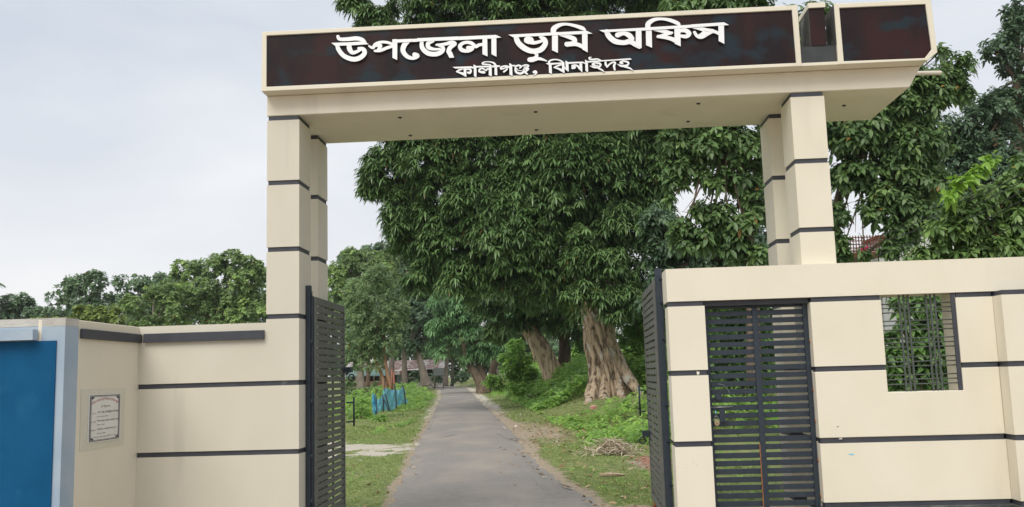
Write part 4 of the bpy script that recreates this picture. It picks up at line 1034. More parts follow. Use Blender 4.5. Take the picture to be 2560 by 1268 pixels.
# T2: the leaning forked mango behind
M['bark_warm'] = mat('warm_ridged_bark', (0.17, 0.115, 0.07), 0.9, (0.62, 0.48, 0.33), 8, (1, 1, 0.2), 1.0, 16, lo=0.34, hi=0.56, bst=(1.6, 1.6, 0.35))
t2 = thing('mango_tree', 'leaning mango tree with forked rugged trunk behind the huge mango', 'tree', (*(2.313, 31, 0.8)[:2], 0.8))
tube('trunk', M['bark_warm'], resample([(*(2.269, 31, 0.503), 0.5752, 0.18), (*(2.159, 31, 1.169), 0.4399, 0.16), (*(1.946, 31, 1.807), 0.3722, 0.14), (*(1.632, 31, 2.468), 0.3553, 0.14), (*(1.28, 31, 3.067), 0.3384, 0.12), (*(0.843, 31, 3.722), 0.2707, 0.08)], 6), t2, 30, nfl=7, seed=3, wob=0.03)
tube('trunk_fork', M['bark_dark'], resample([(*(2.322, 31.4, 1.161), 0.3384, 0.1), (*(2.551, 31.5, 1.912), 0.2707, 0.1), (*(2.612, 31.6, 2.675), 0.2368, 0.08), (*(2.529, 31.6, 3.702), 0.203, 0.05)], 5), t2, 14, wob=0.04)
tube('torn_bark_strip', M['bark_warm'], resample([(*(1.136, 30.3, 2.927), 0.10), (*(1.304, 30.2, 2.343), 0.07), (*(1.355, 30.2, 1.882), 0.02)], 4), t2, 8, wob=0.2)
LT2 = [(0.6, 31.0, 4.07, 1.27, 1.14, 1.27), (1.96, 31.0, 4.11, 1.35, 1.22, 1.35), (3.13, 31.0, 3.82, 1.18, 1.07, 1.18), (-0.1, 31.0, 3.25, 0.68, 0.61, 0.68), (1.31, 31.0, 5.07, 1.69, 1.52, 1.69), (3.17, 31.0, 5.0, 1.52, 1.37, 1.52), (-0.41, 31.0, 4.44, 1.02, 0.91, 1.02), (3.25, 31.0, 2.64, 0.47, 0.43, 0.47), (4.83, 31.0, 4.44, 1.18, 1.07, 1.18)]
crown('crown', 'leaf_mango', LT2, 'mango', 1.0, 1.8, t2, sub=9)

# mid-green broad crown over the far part of the road
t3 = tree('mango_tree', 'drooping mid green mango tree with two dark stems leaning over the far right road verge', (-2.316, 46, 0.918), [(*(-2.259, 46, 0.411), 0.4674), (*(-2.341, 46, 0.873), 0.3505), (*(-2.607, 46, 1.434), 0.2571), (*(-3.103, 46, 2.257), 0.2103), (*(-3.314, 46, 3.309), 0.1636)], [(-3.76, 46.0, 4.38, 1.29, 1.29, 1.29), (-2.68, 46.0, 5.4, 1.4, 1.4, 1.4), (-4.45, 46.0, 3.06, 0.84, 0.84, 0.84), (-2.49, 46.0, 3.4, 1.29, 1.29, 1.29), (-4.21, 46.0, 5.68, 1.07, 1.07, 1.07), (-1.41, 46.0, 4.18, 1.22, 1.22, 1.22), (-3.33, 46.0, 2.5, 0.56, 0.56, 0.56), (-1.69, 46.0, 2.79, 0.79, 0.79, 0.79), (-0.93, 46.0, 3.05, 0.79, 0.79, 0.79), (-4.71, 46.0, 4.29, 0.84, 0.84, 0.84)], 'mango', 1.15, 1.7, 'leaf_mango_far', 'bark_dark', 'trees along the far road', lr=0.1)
tube('second_stem', M['bark_dark'], [(*(-2.099, 46.3, 0.401), 0.3038), (*(-2.18, 46.3, 0.911), 0.2571), (*(-2.473, 46.3, 2.359), 0.1869)], t3, 10)
t4 = tree('mango_tree', 'darker mango tree standing behind the drooping one at the road bend', (-4.148, 79.99), [(*(-2.127, 50, 0.299), 0.4516), (*(-2.117, 50, 0.718), 0.3512), (*(-1.992, 50, 1.654), 0.2509), (*(-1.659, 50, 2.886), 0.2007), (*(-1.481, 50, 3.879), 0.1505)], [(-1.57, 52.0, 5.91, 1.56, 1.56, 1.56), (-0.57, 52.0, 4.45, 1.25, 1.25, 1.25), (-2.0, 52.0, 3.72, 1.14, 1.14, 1.14), (-0.35, 52.0, 3.1, 0.93, 0.93, 0.93), (0.74, 52.0, 4.92, 1.56, 1.56, 1.56)], 'mango', 1.2, 1.6, 'leaf_mango', 'bark_dark', 'trees along the far road', lr=0.1)
tube('side_stem', M['bark_grey'], [(*(-1.509, 50, 1.022), 0.1756), (*(-1.976, 50, 2.274), 0.1004)], t4, 8)
# leaning grey trunk, straight trunk and thin trunks by the shed
tree('shade_tree', 'tall tree with a bare trunk leaning left beside the shed', (-7.516, 58, 0.923), [(*(-7.403, 58, 0.807), 0.3994), (*(-7.616, 58, 1.83), 0.2853), (*(-7.943, 58, 2.974), 0.2282), (*(-8.387, 58, 4.128), 0.1712)], [(-7.79, 58.0, 5.54, 1.48, 1.48, 1.48), (-8.64, 58.0, 6.72, 1.28, 1.28, 1.28), (-6.9, 58.0, 6.38, 1.28, 1.28, 1.28), (-8.1, 58.0, 3.83, 0.97, 0.97, 0.97), (-6.8, 58.0, 4.08, 0.86, 0.86, 0.86), (-7.46, 58.0, 7.84, 1.26, 1.26, 1.26)], 'far', 1.1, 1.6, 'leaf_small_dark', 'bark_grey', 'trees along the far road')
tree('shade_tree', 'tree with a straight grey trunk in front of the rusty roof', (-9.683, 62, 1.146), [(*(-9.655, 62, 0.996), 0.242), (*(-9.671, 62, 2.046), 0.2117), (*(-9.683, 62, 3.403), 0.1815)], [(-9.67, 62.0, 4.61, 1.36, 1.36, 1.36), (-10.42, 62.0, 5.85, 1.21, 1.21, 1.21), (-9.04, 62.0, 5.81, 1.09, 1.09, 1.09), (-9.93, 62.0, 7.67, 1.33, 1.33, 1.33)], 'far', 1.1, 1.5, 'leaf_far_dark', 'bark_grey', 'trees along the far road')
tree('shade_tree', 'slim brown trunked tree where the road ends', (-6.789, 64, 0.832), [(*(-6.791, 64, 0.709), 0.1867), (*(-6.738, 64, 1.815), 0.1555), (*(-6.683, 64, 3.049), 0.1244)], [(-6.72, 64.0, 4.29, 1.24, 1.24, 1.24), (-7.48, 64.0, 5.87, 1.24, 1.24, 1.24), (-5.89, 64.0, 6.45, 1.24, 1.24, 1.24)], 'far', 1.1, 1.4, 'leaf_far_dark', 'bark_grey', 'trees along the far road')
tree('shade_tree', 'thin grey trunked tree just right of the road end', (-6.54, 66, 0.802), [(*(-6.542, 66, 0.676), 0.1279), (*(-6.532, 66, 2.764), 0.09591)], [(-6.35, 66.0, 3.71, 1.09, 1.09, 1.09), (-5.53, 66.0, 4.64, 1.28, 1.28, 1.28)], 'far', 1.1, 1.3, 'leaf_far_dark', 'bark_grey', 'trees along the far road')

# feathery young tree by the net
tf = tree('young_tree', 'feathery olive young tree with three thin leaning stems behind the blue net', (-13.69, 75.17), [(*(-5.342, 33, 0.628), 0.1067), (*(-5.565, 33, 1.55), 0.08), (*(-5.864, 33, 2.267), 0.06222), (*(-6.091, 33, 3.164), 0.04444)], [(-6.07, 33.0, 5.05, 1.1, 0.99, 1.1), (-6.72, 33.0, 4.26, 0.89, 0.8, 0.89), (-5.45, 33.0, 4.22, 1.03, 0.93, 1.03), (-6.54, 33.0, 3.18, 0.98, 0.88, 0.98), (-5.46, 33.0, 2.97, 0.89, 0.8, 0.89), (-4.91, 33.0, 3.66, 0.6, 0.54, 0.6), (-6.19, 33.0, 2.28, 0.71, 0.64, 0.71), (-6.91, 33.0, 2.3, 0.6, 0.54, 0.6), (-4.72, 33.0, 4.55, 0.39, 0.35, 0.39), (-5.79, 33.0, 5.85, 0.71, 0.64, 0.71)], 'feather', 0.85, 1.25, 'leaf_feather', 'stem_red', lr=0.035, core=0.1)
tube('second_stem', M['stem_red'], resample([(*(-5.037, 33, 0.655), 0.08889), (*(-5.295, 33, 1.543), 0.08), (*(-5.429, 33, 2.432), 0.06222), (*(-5.49, 33, 3.503), 0.04444)], 4), tf, 8)
tube('third_stem', M['stem_red'], resample([(*(-5.274, 33.3, 0.619), 0.07111), (*(-5.392, 33.3, 1.367), 0.06222), (*(-5.436, 33.3, 2.259), 0.05333)], 4), tf, 8)
tree('roadside_tree', 'grey trunked tree left of the green awning', (-10.26, 50, 0.77), [(*(-10.26, 50, 0.522), 0.2258), (*(-10.28, 50, 1.643), 0.1756), (*(-10.29, 50, 2.895), 0.1505)], [(-10.61, 50.0, 4.16, 1.1, 0.99, 1.1), (-9.84, 50.0, 5.15, 1.1, 0.99, 1.1), (-10.88, 50.0, 3.42, 0.75, 0.68, 0.75)], 'far', 0.8, 1.2, 'leaf_feather', 'bark_grey', 'slim trees in front of the shed')
tree('roadside_tree', 'darker slim trunk in front of the shed wall', (-10.77, 54, 0.795), [(*(-10.77, 54, 0.583), 0.1609), (*(-10.73, 54, 1.646), 0.134), (*(-10.66, 54, 3.249), 0.1072)], [(-10.57, 54.0, 4.59, 1.07, 0.97, 1.07), (-9.88, 54.0, 5.38, 1.07, 0.97, 1.07)], 'far', 0.8, 1.2, 'leaf_feather', 'bark_dark', 'slim trees in front of the shed')

# far trees left of the road, seen between the pillars and above the wall
far = [
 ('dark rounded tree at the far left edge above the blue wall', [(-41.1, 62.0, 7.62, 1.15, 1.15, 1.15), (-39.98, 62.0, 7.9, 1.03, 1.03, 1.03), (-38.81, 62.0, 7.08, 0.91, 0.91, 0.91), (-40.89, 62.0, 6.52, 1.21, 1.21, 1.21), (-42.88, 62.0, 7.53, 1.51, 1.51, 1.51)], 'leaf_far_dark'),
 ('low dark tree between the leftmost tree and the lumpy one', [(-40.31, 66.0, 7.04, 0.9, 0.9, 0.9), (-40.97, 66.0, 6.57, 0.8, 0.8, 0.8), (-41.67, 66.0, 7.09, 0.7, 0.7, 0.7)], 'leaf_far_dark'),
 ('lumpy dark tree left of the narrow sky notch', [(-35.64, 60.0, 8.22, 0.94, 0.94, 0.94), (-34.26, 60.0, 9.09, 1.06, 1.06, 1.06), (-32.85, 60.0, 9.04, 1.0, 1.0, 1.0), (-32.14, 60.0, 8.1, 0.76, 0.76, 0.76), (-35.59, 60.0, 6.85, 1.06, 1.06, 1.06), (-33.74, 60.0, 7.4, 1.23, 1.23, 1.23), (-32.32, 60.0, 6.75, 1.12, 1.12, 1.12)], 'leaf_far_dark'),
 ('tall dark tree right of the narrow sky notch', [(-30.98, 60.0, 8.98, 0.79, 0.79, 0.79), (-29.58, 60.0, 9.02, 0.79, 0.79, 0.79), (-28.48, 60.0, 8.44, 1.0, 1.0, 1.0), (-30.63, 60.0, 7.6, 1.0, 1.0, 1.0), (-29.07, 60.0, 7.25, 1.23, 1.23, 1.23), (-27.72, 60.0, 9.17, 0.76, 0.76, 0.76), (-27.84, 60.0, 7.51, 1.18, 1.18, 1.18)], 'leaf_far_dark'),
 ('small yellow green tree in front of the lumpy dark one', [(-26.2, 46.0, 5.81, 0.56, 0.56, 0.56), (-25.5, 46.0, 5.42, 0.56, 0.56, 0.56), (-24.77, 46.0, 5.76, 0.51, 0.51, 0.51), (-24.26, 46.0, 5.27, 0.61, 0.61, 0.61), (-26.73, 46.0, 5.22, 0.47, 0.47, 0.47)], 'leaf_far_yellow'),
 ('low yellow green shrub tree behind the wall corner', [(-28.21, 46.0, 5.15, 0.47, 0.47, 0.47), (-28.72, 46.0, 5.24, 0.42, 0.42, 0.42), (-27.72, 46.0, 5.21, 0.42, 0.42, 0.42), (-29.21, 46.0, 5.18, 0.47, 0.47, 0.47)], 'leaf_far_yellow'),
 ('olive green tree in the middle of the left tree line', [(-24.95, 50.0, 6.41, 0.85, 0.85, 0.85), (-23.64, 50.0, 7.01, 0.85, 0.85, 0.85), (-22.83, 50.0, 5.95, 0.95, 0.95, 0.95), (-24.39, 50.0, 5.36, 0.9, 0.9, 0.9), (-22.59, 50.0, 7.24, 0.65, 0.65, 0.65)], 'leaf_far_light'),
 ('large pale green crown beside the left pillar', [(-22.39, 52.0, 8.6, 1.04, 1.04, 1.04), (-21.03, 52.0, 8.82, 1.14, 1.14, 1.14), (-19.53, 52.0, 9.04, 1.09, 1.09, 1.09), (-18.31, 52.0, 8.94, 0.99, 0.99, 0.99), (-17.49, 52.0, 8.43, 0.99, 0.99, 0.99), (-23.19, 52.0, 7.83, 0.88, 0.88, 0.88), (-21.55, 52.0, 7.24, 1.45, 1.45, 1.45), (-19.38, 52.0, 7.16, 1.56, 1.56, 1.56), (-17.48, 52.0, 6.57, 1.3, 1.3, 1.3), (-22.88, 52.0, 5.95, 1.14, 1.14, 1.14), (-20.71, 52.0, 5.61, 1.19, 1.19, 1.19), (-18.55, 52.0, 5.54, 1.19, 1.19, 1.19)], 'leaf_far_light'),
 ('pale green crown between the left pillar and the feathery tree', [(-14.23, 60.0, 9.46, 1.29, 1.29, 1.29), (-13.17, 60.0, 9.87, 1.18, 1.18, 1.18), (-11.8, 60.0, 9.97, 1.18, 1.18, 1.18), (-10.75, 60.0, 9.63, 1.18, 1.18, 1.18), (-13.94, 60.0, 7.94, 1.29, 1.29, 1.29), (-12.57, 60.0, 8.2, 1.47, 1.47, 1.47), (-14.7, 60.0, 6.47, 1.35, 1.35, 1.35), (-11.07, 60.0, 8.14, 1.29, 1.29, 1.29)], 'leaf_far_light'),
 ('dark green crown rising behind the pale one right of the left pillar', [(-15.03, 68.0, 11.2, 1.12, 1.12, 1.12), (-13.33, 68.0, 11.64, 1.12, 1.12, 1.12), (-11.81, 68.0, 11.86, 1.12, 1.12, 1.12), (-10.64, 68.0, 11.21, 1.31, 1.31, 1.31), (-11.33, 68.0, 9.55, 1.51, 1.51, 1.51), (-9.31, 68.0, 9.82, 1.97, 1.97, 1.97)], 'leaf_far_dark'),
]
for lab, L0, lm in far:
    bx, by = float(np.mean([l[0] for l in L0])), float(np.mean([l[1] for l in L0]))
    g0 = float(gz(bx, by)); zc = min(l[2] for l in L0)
    tree('background_tree', lab, (bx, by), [(bx, by, g0 - 0.2, 0.28), (bx + 0.2, by, (g0 + zc) / 2, 0.22), (bx, by, zc, 0.16)], L0, 'far', 0.85, 2.0, lm, 'bark_grey', 'trees beyond the wall', lr=0.1)
# palm frond tips at the left edge
pm = thing('palm_tree', 'grey green palm frond tip at the left edge of the sky', 'palm tree', (*(-41.61, 60, 7.963)[:2], 0))
tube('trunk', M['bark_grey'], [(*(-41.37, 60, 2.805), 0.2), (*(-41.75, 60, 9.656), 0.13)], pm, 8)
pc = np.array([(-41.75, 60, 9.656)] * 10)
aa = np.linspace(0, 6.0, 10)
pd = np.stack([np.cos(aa), np.sin(aa), 0.5 + 0 * aa], -1)
LL, BB_, DD = [], [], []
for q in range(10):
    for tt in np.linspace(0.1, 1, 16):
        pos = pc[q] + nrm(pd[q]) * 1.5 * tt + np.array([0, 0, -0.9 * tt * tt])
        for sgn in (-1, 1):
            sd_ = np.cross(pd[q], [0, 0, 1]) * sgn
            BB_.append(pos); DD.append(nrm(sd_) + pd[q] * 0.6 + np.array([0, 0, -.3]))
n_ = len(BB_)
me = leaves_mesh('fronds', np.array(BB_), np.array(DD), np.tile([0, 0, 1.0], (n_, 1)), np.full(n_, 0.45), np.full(n_, 0.07), np.full(n_, 0.5), RNG.uniform(0, .9, n_), 'long')
me.materials.append(M['leaf_far_dark']); link('fronds', me, pm)

# distant wood closing the view
def wood(name, Y, pts, lm, label, scale=1.5, dens=1.0):
    C, N, T = crown_points(pts, 'far', scale, dens, core=0.5)
    me = leaves_mesh(name, *spray_leaves(C, N, 'far', scale, T), prof='broad')
    me.materials.append(M[lm])
    o = link(name, me)
    return tag(o, label, 'woodland', kind='stuff')
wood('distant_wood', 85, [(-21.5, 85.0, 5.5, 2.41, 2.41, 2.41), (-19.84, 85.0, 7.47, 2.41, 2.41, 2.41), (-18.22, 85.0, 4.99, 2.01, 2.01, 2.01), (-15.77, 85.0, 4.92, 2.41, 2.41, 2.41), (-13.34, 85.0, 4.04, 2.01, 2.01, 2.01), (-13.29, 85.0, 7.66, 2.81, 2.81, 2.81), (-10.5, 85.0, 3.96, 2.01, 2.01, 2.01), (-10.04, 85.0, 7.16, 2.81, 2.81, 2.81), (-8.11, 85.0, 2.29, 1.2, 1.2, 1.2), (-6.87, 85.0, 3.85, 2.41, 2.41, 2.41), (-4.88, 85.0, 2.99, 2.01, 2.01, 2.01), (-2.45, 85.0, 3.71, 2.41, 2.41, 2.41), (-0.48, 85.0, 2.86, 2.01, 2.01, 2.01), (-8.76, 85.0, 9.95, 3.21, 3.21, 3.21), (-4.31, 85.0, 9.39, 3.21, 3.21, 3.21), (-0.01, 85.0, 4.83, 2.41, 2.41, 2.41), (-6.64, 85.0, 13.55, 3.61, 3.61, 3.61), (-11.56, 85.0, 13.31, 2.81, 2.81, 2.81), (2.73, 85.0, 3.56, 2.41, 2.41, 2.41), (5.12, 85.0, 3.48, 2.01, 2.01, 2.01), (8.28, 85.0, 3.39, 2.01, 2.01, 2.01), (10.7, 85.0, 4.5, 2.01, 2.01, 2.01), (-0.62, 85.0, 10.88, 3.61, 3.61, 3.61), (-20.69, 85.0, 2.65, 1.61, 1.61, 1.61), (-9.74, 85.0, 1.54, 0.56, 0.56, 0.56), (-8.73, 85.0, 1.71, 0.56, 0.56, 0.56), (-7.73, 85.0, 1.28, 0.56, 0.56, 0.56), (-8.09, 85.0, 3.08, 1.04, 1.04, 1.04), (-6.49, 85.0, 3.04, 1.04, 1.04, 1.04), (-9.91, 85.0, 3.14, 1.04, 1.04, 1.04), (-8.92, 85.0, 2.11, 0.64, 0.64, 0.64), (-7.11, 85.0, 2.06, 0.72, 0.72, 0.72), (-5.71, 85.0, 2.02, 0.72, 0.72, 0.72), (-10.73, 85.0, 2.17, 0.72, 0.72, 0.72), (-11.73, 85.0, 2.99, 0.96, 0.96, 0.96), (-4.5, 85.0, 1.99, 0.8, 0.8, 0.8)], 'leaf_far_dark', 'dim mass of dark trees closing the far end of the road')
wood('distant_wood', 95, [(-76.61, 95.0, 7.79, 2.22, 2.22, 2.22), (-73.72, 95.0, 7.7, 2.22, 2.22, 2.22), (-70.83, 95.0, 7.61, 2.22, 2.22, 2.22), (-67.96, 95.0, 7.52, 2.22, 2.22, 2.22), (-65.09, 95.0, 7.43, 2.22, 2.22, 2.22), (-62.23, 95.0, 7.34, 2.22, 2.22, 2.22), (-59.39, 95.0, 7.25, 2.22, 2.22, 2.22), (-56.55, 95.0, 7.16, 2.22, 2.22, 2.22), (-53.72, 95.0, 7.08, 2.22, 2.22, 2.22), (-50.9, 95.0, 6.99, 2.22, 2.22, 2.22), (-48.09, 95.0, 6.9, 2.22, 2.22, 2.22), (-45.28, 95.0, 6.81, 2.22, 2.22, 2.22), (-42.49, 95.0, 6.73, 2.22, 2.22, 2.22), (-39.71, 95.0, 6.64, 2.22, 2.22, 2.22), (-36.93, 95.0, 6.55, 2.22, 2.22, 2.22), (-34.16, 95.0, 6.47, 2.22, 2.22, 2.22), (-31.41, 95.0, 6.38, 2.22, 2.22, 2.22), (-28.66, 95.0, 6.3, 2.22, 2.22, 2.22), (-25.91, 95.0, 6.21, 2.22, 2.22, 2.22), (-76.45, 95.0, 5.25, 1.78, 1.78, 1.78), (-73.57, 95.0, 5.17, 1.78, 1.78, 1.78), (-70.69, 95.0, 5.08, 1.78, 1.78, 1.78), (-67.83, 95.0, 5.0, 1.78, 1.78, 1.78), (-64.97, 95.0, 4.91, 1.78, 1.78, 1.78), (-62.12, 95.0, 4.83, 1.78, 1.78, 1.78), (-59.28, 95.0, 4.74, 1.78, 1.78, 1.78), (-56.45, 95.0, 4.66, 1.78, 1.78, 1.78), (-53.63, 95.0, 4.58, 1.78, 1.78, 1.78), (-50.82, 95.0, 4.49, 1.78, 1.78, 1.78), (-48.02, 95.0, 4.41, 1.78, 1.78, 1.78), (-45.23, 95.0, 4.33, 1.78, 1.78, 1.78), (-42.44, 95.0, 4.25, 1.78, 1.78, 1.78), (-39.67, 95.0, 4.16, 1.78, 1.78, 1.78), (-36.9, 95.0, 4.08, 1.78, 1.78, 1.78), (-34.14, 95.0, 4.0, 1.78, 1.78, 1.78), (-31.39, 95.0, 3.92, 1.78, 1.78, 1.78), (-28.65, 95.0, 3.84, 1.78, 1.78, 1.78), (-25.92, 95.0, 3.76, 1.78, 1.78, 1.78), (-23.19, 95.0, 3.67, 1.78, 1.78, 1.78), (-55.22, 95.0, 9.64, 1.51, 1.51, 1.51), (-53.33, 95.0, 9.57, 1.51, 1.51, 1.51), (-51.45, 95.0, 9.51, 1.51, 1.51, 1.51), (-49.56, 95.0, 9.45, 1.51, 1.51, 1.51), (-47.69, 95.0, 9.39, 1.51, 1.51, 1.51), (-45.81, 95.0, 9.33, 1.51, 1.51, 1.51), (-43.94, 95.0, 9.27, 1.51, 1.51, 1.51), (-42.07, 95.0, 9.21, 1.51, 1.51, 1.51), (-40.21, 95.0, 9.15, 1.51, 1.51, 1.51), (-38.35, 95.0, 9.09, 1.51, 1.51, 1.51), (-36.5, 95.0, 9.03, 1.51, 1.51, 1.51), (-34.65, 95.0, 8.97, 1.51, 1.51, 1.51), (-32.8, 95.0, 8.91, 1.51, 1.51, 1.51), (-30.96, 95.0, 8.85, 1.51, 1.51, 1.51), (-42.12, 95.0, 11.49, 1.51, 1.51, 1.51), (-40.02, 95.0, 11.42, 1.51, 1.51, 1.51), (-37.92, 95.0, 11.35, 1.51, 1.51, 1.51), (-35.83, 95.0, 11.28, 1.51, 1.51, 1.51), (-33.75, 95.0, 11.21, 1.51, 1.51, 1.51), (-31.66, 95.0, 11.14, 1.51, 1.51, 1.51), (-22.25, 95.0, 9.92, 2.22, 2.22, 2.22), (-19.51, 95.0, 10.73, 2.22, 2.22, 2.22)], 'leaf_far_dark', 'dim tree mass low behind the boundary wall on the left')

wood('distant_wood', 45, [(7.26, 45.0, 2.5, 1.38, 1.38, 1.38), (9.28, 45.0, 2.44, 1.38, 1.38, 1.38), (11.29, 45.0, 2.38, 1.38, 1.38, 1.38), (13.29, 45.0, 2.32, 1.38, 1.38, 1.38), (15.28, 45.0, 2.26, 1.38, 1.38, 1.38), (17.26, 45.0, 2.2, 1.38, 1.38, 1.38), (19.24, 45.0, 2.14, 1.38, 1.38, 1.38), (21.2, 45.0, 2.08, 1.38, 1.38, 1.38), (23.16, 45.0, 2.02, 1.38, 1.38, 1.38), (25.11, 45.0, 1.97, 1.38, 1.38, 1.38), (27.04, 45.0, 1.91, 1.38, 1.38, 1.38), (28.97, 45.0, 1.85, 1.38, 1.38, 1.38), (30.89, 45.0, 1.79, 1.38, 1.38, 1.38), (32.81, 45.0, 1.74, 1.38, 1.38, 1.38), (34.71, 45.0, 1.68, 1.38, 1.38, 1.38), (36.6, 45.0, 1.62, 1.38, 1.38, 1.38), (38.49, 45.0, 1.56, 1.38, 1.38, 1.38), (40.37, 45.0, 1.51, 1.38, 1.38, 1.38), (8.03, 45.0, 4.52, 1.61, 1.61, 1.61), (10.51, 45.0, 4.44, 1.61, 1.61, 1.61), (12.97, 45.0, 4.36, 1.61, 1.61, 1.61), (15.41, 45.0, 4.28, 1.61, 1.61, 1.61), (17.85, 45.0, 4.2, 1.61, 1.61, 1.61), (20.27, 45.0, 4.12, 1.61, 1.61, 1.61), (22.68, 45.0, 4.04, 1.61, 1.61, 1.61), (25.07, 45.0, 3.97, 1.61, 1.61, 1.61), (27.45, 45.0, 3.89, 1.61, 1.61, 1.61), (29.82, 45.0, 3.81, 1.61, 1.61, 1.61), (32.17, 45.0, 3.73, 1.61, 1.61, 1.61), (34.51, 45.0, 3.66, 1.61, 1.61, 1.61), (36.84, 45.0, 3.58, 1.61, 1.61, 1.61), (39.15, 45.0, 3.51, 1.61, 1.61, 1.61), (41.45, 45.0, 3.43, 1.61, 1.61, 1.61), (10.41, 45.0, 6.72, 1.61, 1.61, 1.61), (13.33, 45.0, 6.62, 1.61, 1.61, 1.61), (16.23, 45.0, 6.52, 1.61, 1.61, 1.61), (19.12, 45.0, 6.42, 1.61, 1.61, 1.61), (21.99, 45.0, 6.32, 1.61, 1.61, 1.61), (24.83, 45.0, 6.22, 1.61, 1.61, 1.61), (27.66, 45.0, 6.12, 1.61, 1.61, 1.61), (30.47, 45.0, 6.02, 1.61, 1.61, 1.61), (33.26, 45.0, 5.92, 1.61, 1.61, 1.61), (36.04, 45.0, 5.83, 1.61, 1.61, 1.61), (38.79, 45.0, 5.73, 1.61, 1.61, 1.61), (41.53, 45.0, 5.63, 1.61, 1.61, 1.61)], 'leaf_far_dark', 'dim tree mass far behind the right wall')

# ------------------------------------------------------------------ right side trees
tree('broadleaf_tree', 'large leaved tree filling the view behind the right pillar and beam end', (8.41, 13, 1.024), [(*(8.44, 13.5, 0.837), 0.20), (*(8.757, 13.5, 3.394), 0.14), (*(9.338, 13.5, 5.731), 0.10), (*(10.07, 13.5, 6.854), 0.06)], [(9.35, 13.0, 6.66, 0.73, 0.59, 0.73), (10.1, 13.0, 7.0, 0.73, 0.59, 0.73), (10.93, 13.0, 7.16, 0.64, 0.51, 0.64), (10.39, 13.0, 6.14, 0.78, 0.62, 0.78), (9.55, 13.0, 5.71, 0.5, 0.4, 0.5), (11.22, 13.0, 6.39, 0.55, 0.44, 0.55), (10.23, 13.0, 5.22, 0.55, 0.44, 0.55), (9.85, 13.0, 4.96, 0.41, 0.33, 0.41), (10.88, 13.0, 5.56, 0.64, 0.51, 0.64), (10.73, 13.0, 4.74, 0.5, 0.4, 0.5), (8.99, 13.0, 4.8, 0.33, 0.26, 0.33), (9.1, 13.0, 5.64, 0.33, 0.26, 0.33), (11.61, 13.0, 7.79, 0.42, 0.34, 0.42), (12.0, 13.0, 8.15, 0.33, 0.26, 0.33), (11.59, 13.0, 8.56, 0.18, 0.15, 0.18), (11.36, 13.0, 7.99, 0.37, 0.29, 0.37), (10.72, 13.0, 7.93, 0.55, 0.44, 0.55), (9.18, 13.0, 6.76, 0.37, 0.29, 0.37), (8.86, 13.0, 4.16, 0.28, 0.22, 0.28), (10.35, 13.0, 4.47, 0.33, 0.26, 0.33), (9.5, 13.0, 3.87, 0.13, 0.1, 0.13), (8.97, 13.0, 3.88, 0.2, 0.16, 0.2), (10.13, 13.0, 3.98, 0.28, 0.22, 0.28), (10.42, 13.0, 4.2, 0.28, 0.22, 0.28), (11.41, 13.0, 7.51, 0.46, 0.37, 0.46), (11.95, 13.0, 7.49, 0.33, 0.26, 0.33)], 'broad', 0.85, 2.1, 'leaf_broad', 'bark_dark', lr=0.05, core=0.5, sub=14)
tree('broadleaf_tree', 'large leaved branches drooping left of the right pillar under the beam', (6.634, 12, 1.084), [(*(6.676, 12, 1.083), 0.17), (*(6.77, 12, 3.313), 0.13), (*(6.662, 12, 5.796), 0.09), (*(6.535, 12, 6.615), 0.06)], [(5.99, 12.0, 6.28, 0.61, 0.49, 0.61), (6.61, 12.0, 6.43, 0.66, 0.52, 0.66), (7.12, 12.0, 6.14, 0.52, 0.42, 0.52), (5.75, 12.0, 6.65, 0.52, 0.42, 0.52), (6.73, 12.0, 5.52, 0.52, 0.42, 0.52), (7.04, 12.0, 4.89, 0.44, 0.35, 0.44), (6.59, 12.0, 4.55, 0.44, 0.35, 0.44), (6.81, 12.0, 3.92, 0.44, 0.35, 0.44), (5.36, 12.0, 6.03, 0.3, 0.24, 0.3), (6.27, 12.0, 6.63, 0.52, 0.42, 0.52), (5.39, 12.0, 6.49, 0.44, 0.35, 0.44), (5.53, 12.0, 9.35, 0.52, 0.42, 0.52), (6.35, 12.0, 9.59, 0.61, 0.49, 0.61), (7.15, 12.0, 9.45, 0.52, 0.42, 0.52), (7.74, 12.0, 9.05, 0.39, 0.31, 0.39), (8.07, 12.0, 8.66, 0.44, 0.35, 0.44), (8.53, 12.0, 8.91, 0.52, 0.42, 0.52), (6.66, 12.0, 8.73, 0.79, 0.63, 0.79), (7.67, 12.0, 7.94, 0.79, 0.63, 0.79), (8.65, 12.0, 8.16, 0.52, 0.42, 0.52), (5.53, 12.0, 5.93, 0.26, 0.21, 0.26), (5.25, 12.0, 5.5, 0.23, 0.18, 0.23), (6.04, 12.0, 5.55, 0.31, 0.25, 0.31), (6.08, 12.0, 4.75, 0.44, 0.35, 0.44), (5.44, 12.0, 4.24, 0.38, 0.31, 0.38), (5.79, 12.0, 4.23, 0.35, 0.28, 0.35), (6.38, 12.0, 4.03, 0.44, 0.35, 0.44), (5.28, 12.0, 4.47, 0.23, 0.18, 0.23), (5.79, 12.0, 4.94, 0.23, 0.18, 0.23), (5.35, 12.0, 5.85, 0.31, 0.25, 0.31), (5.69, 12.0, 5.66, 0.21, 0.17, 0.21), (5.14, 12.0, 5.14, 0.14, 0.11, 0.14)], 'broad', 0.85, 1.9, 'leaf_broad', 'bark_dark', lr=0.045, core=0.3, sub=12)
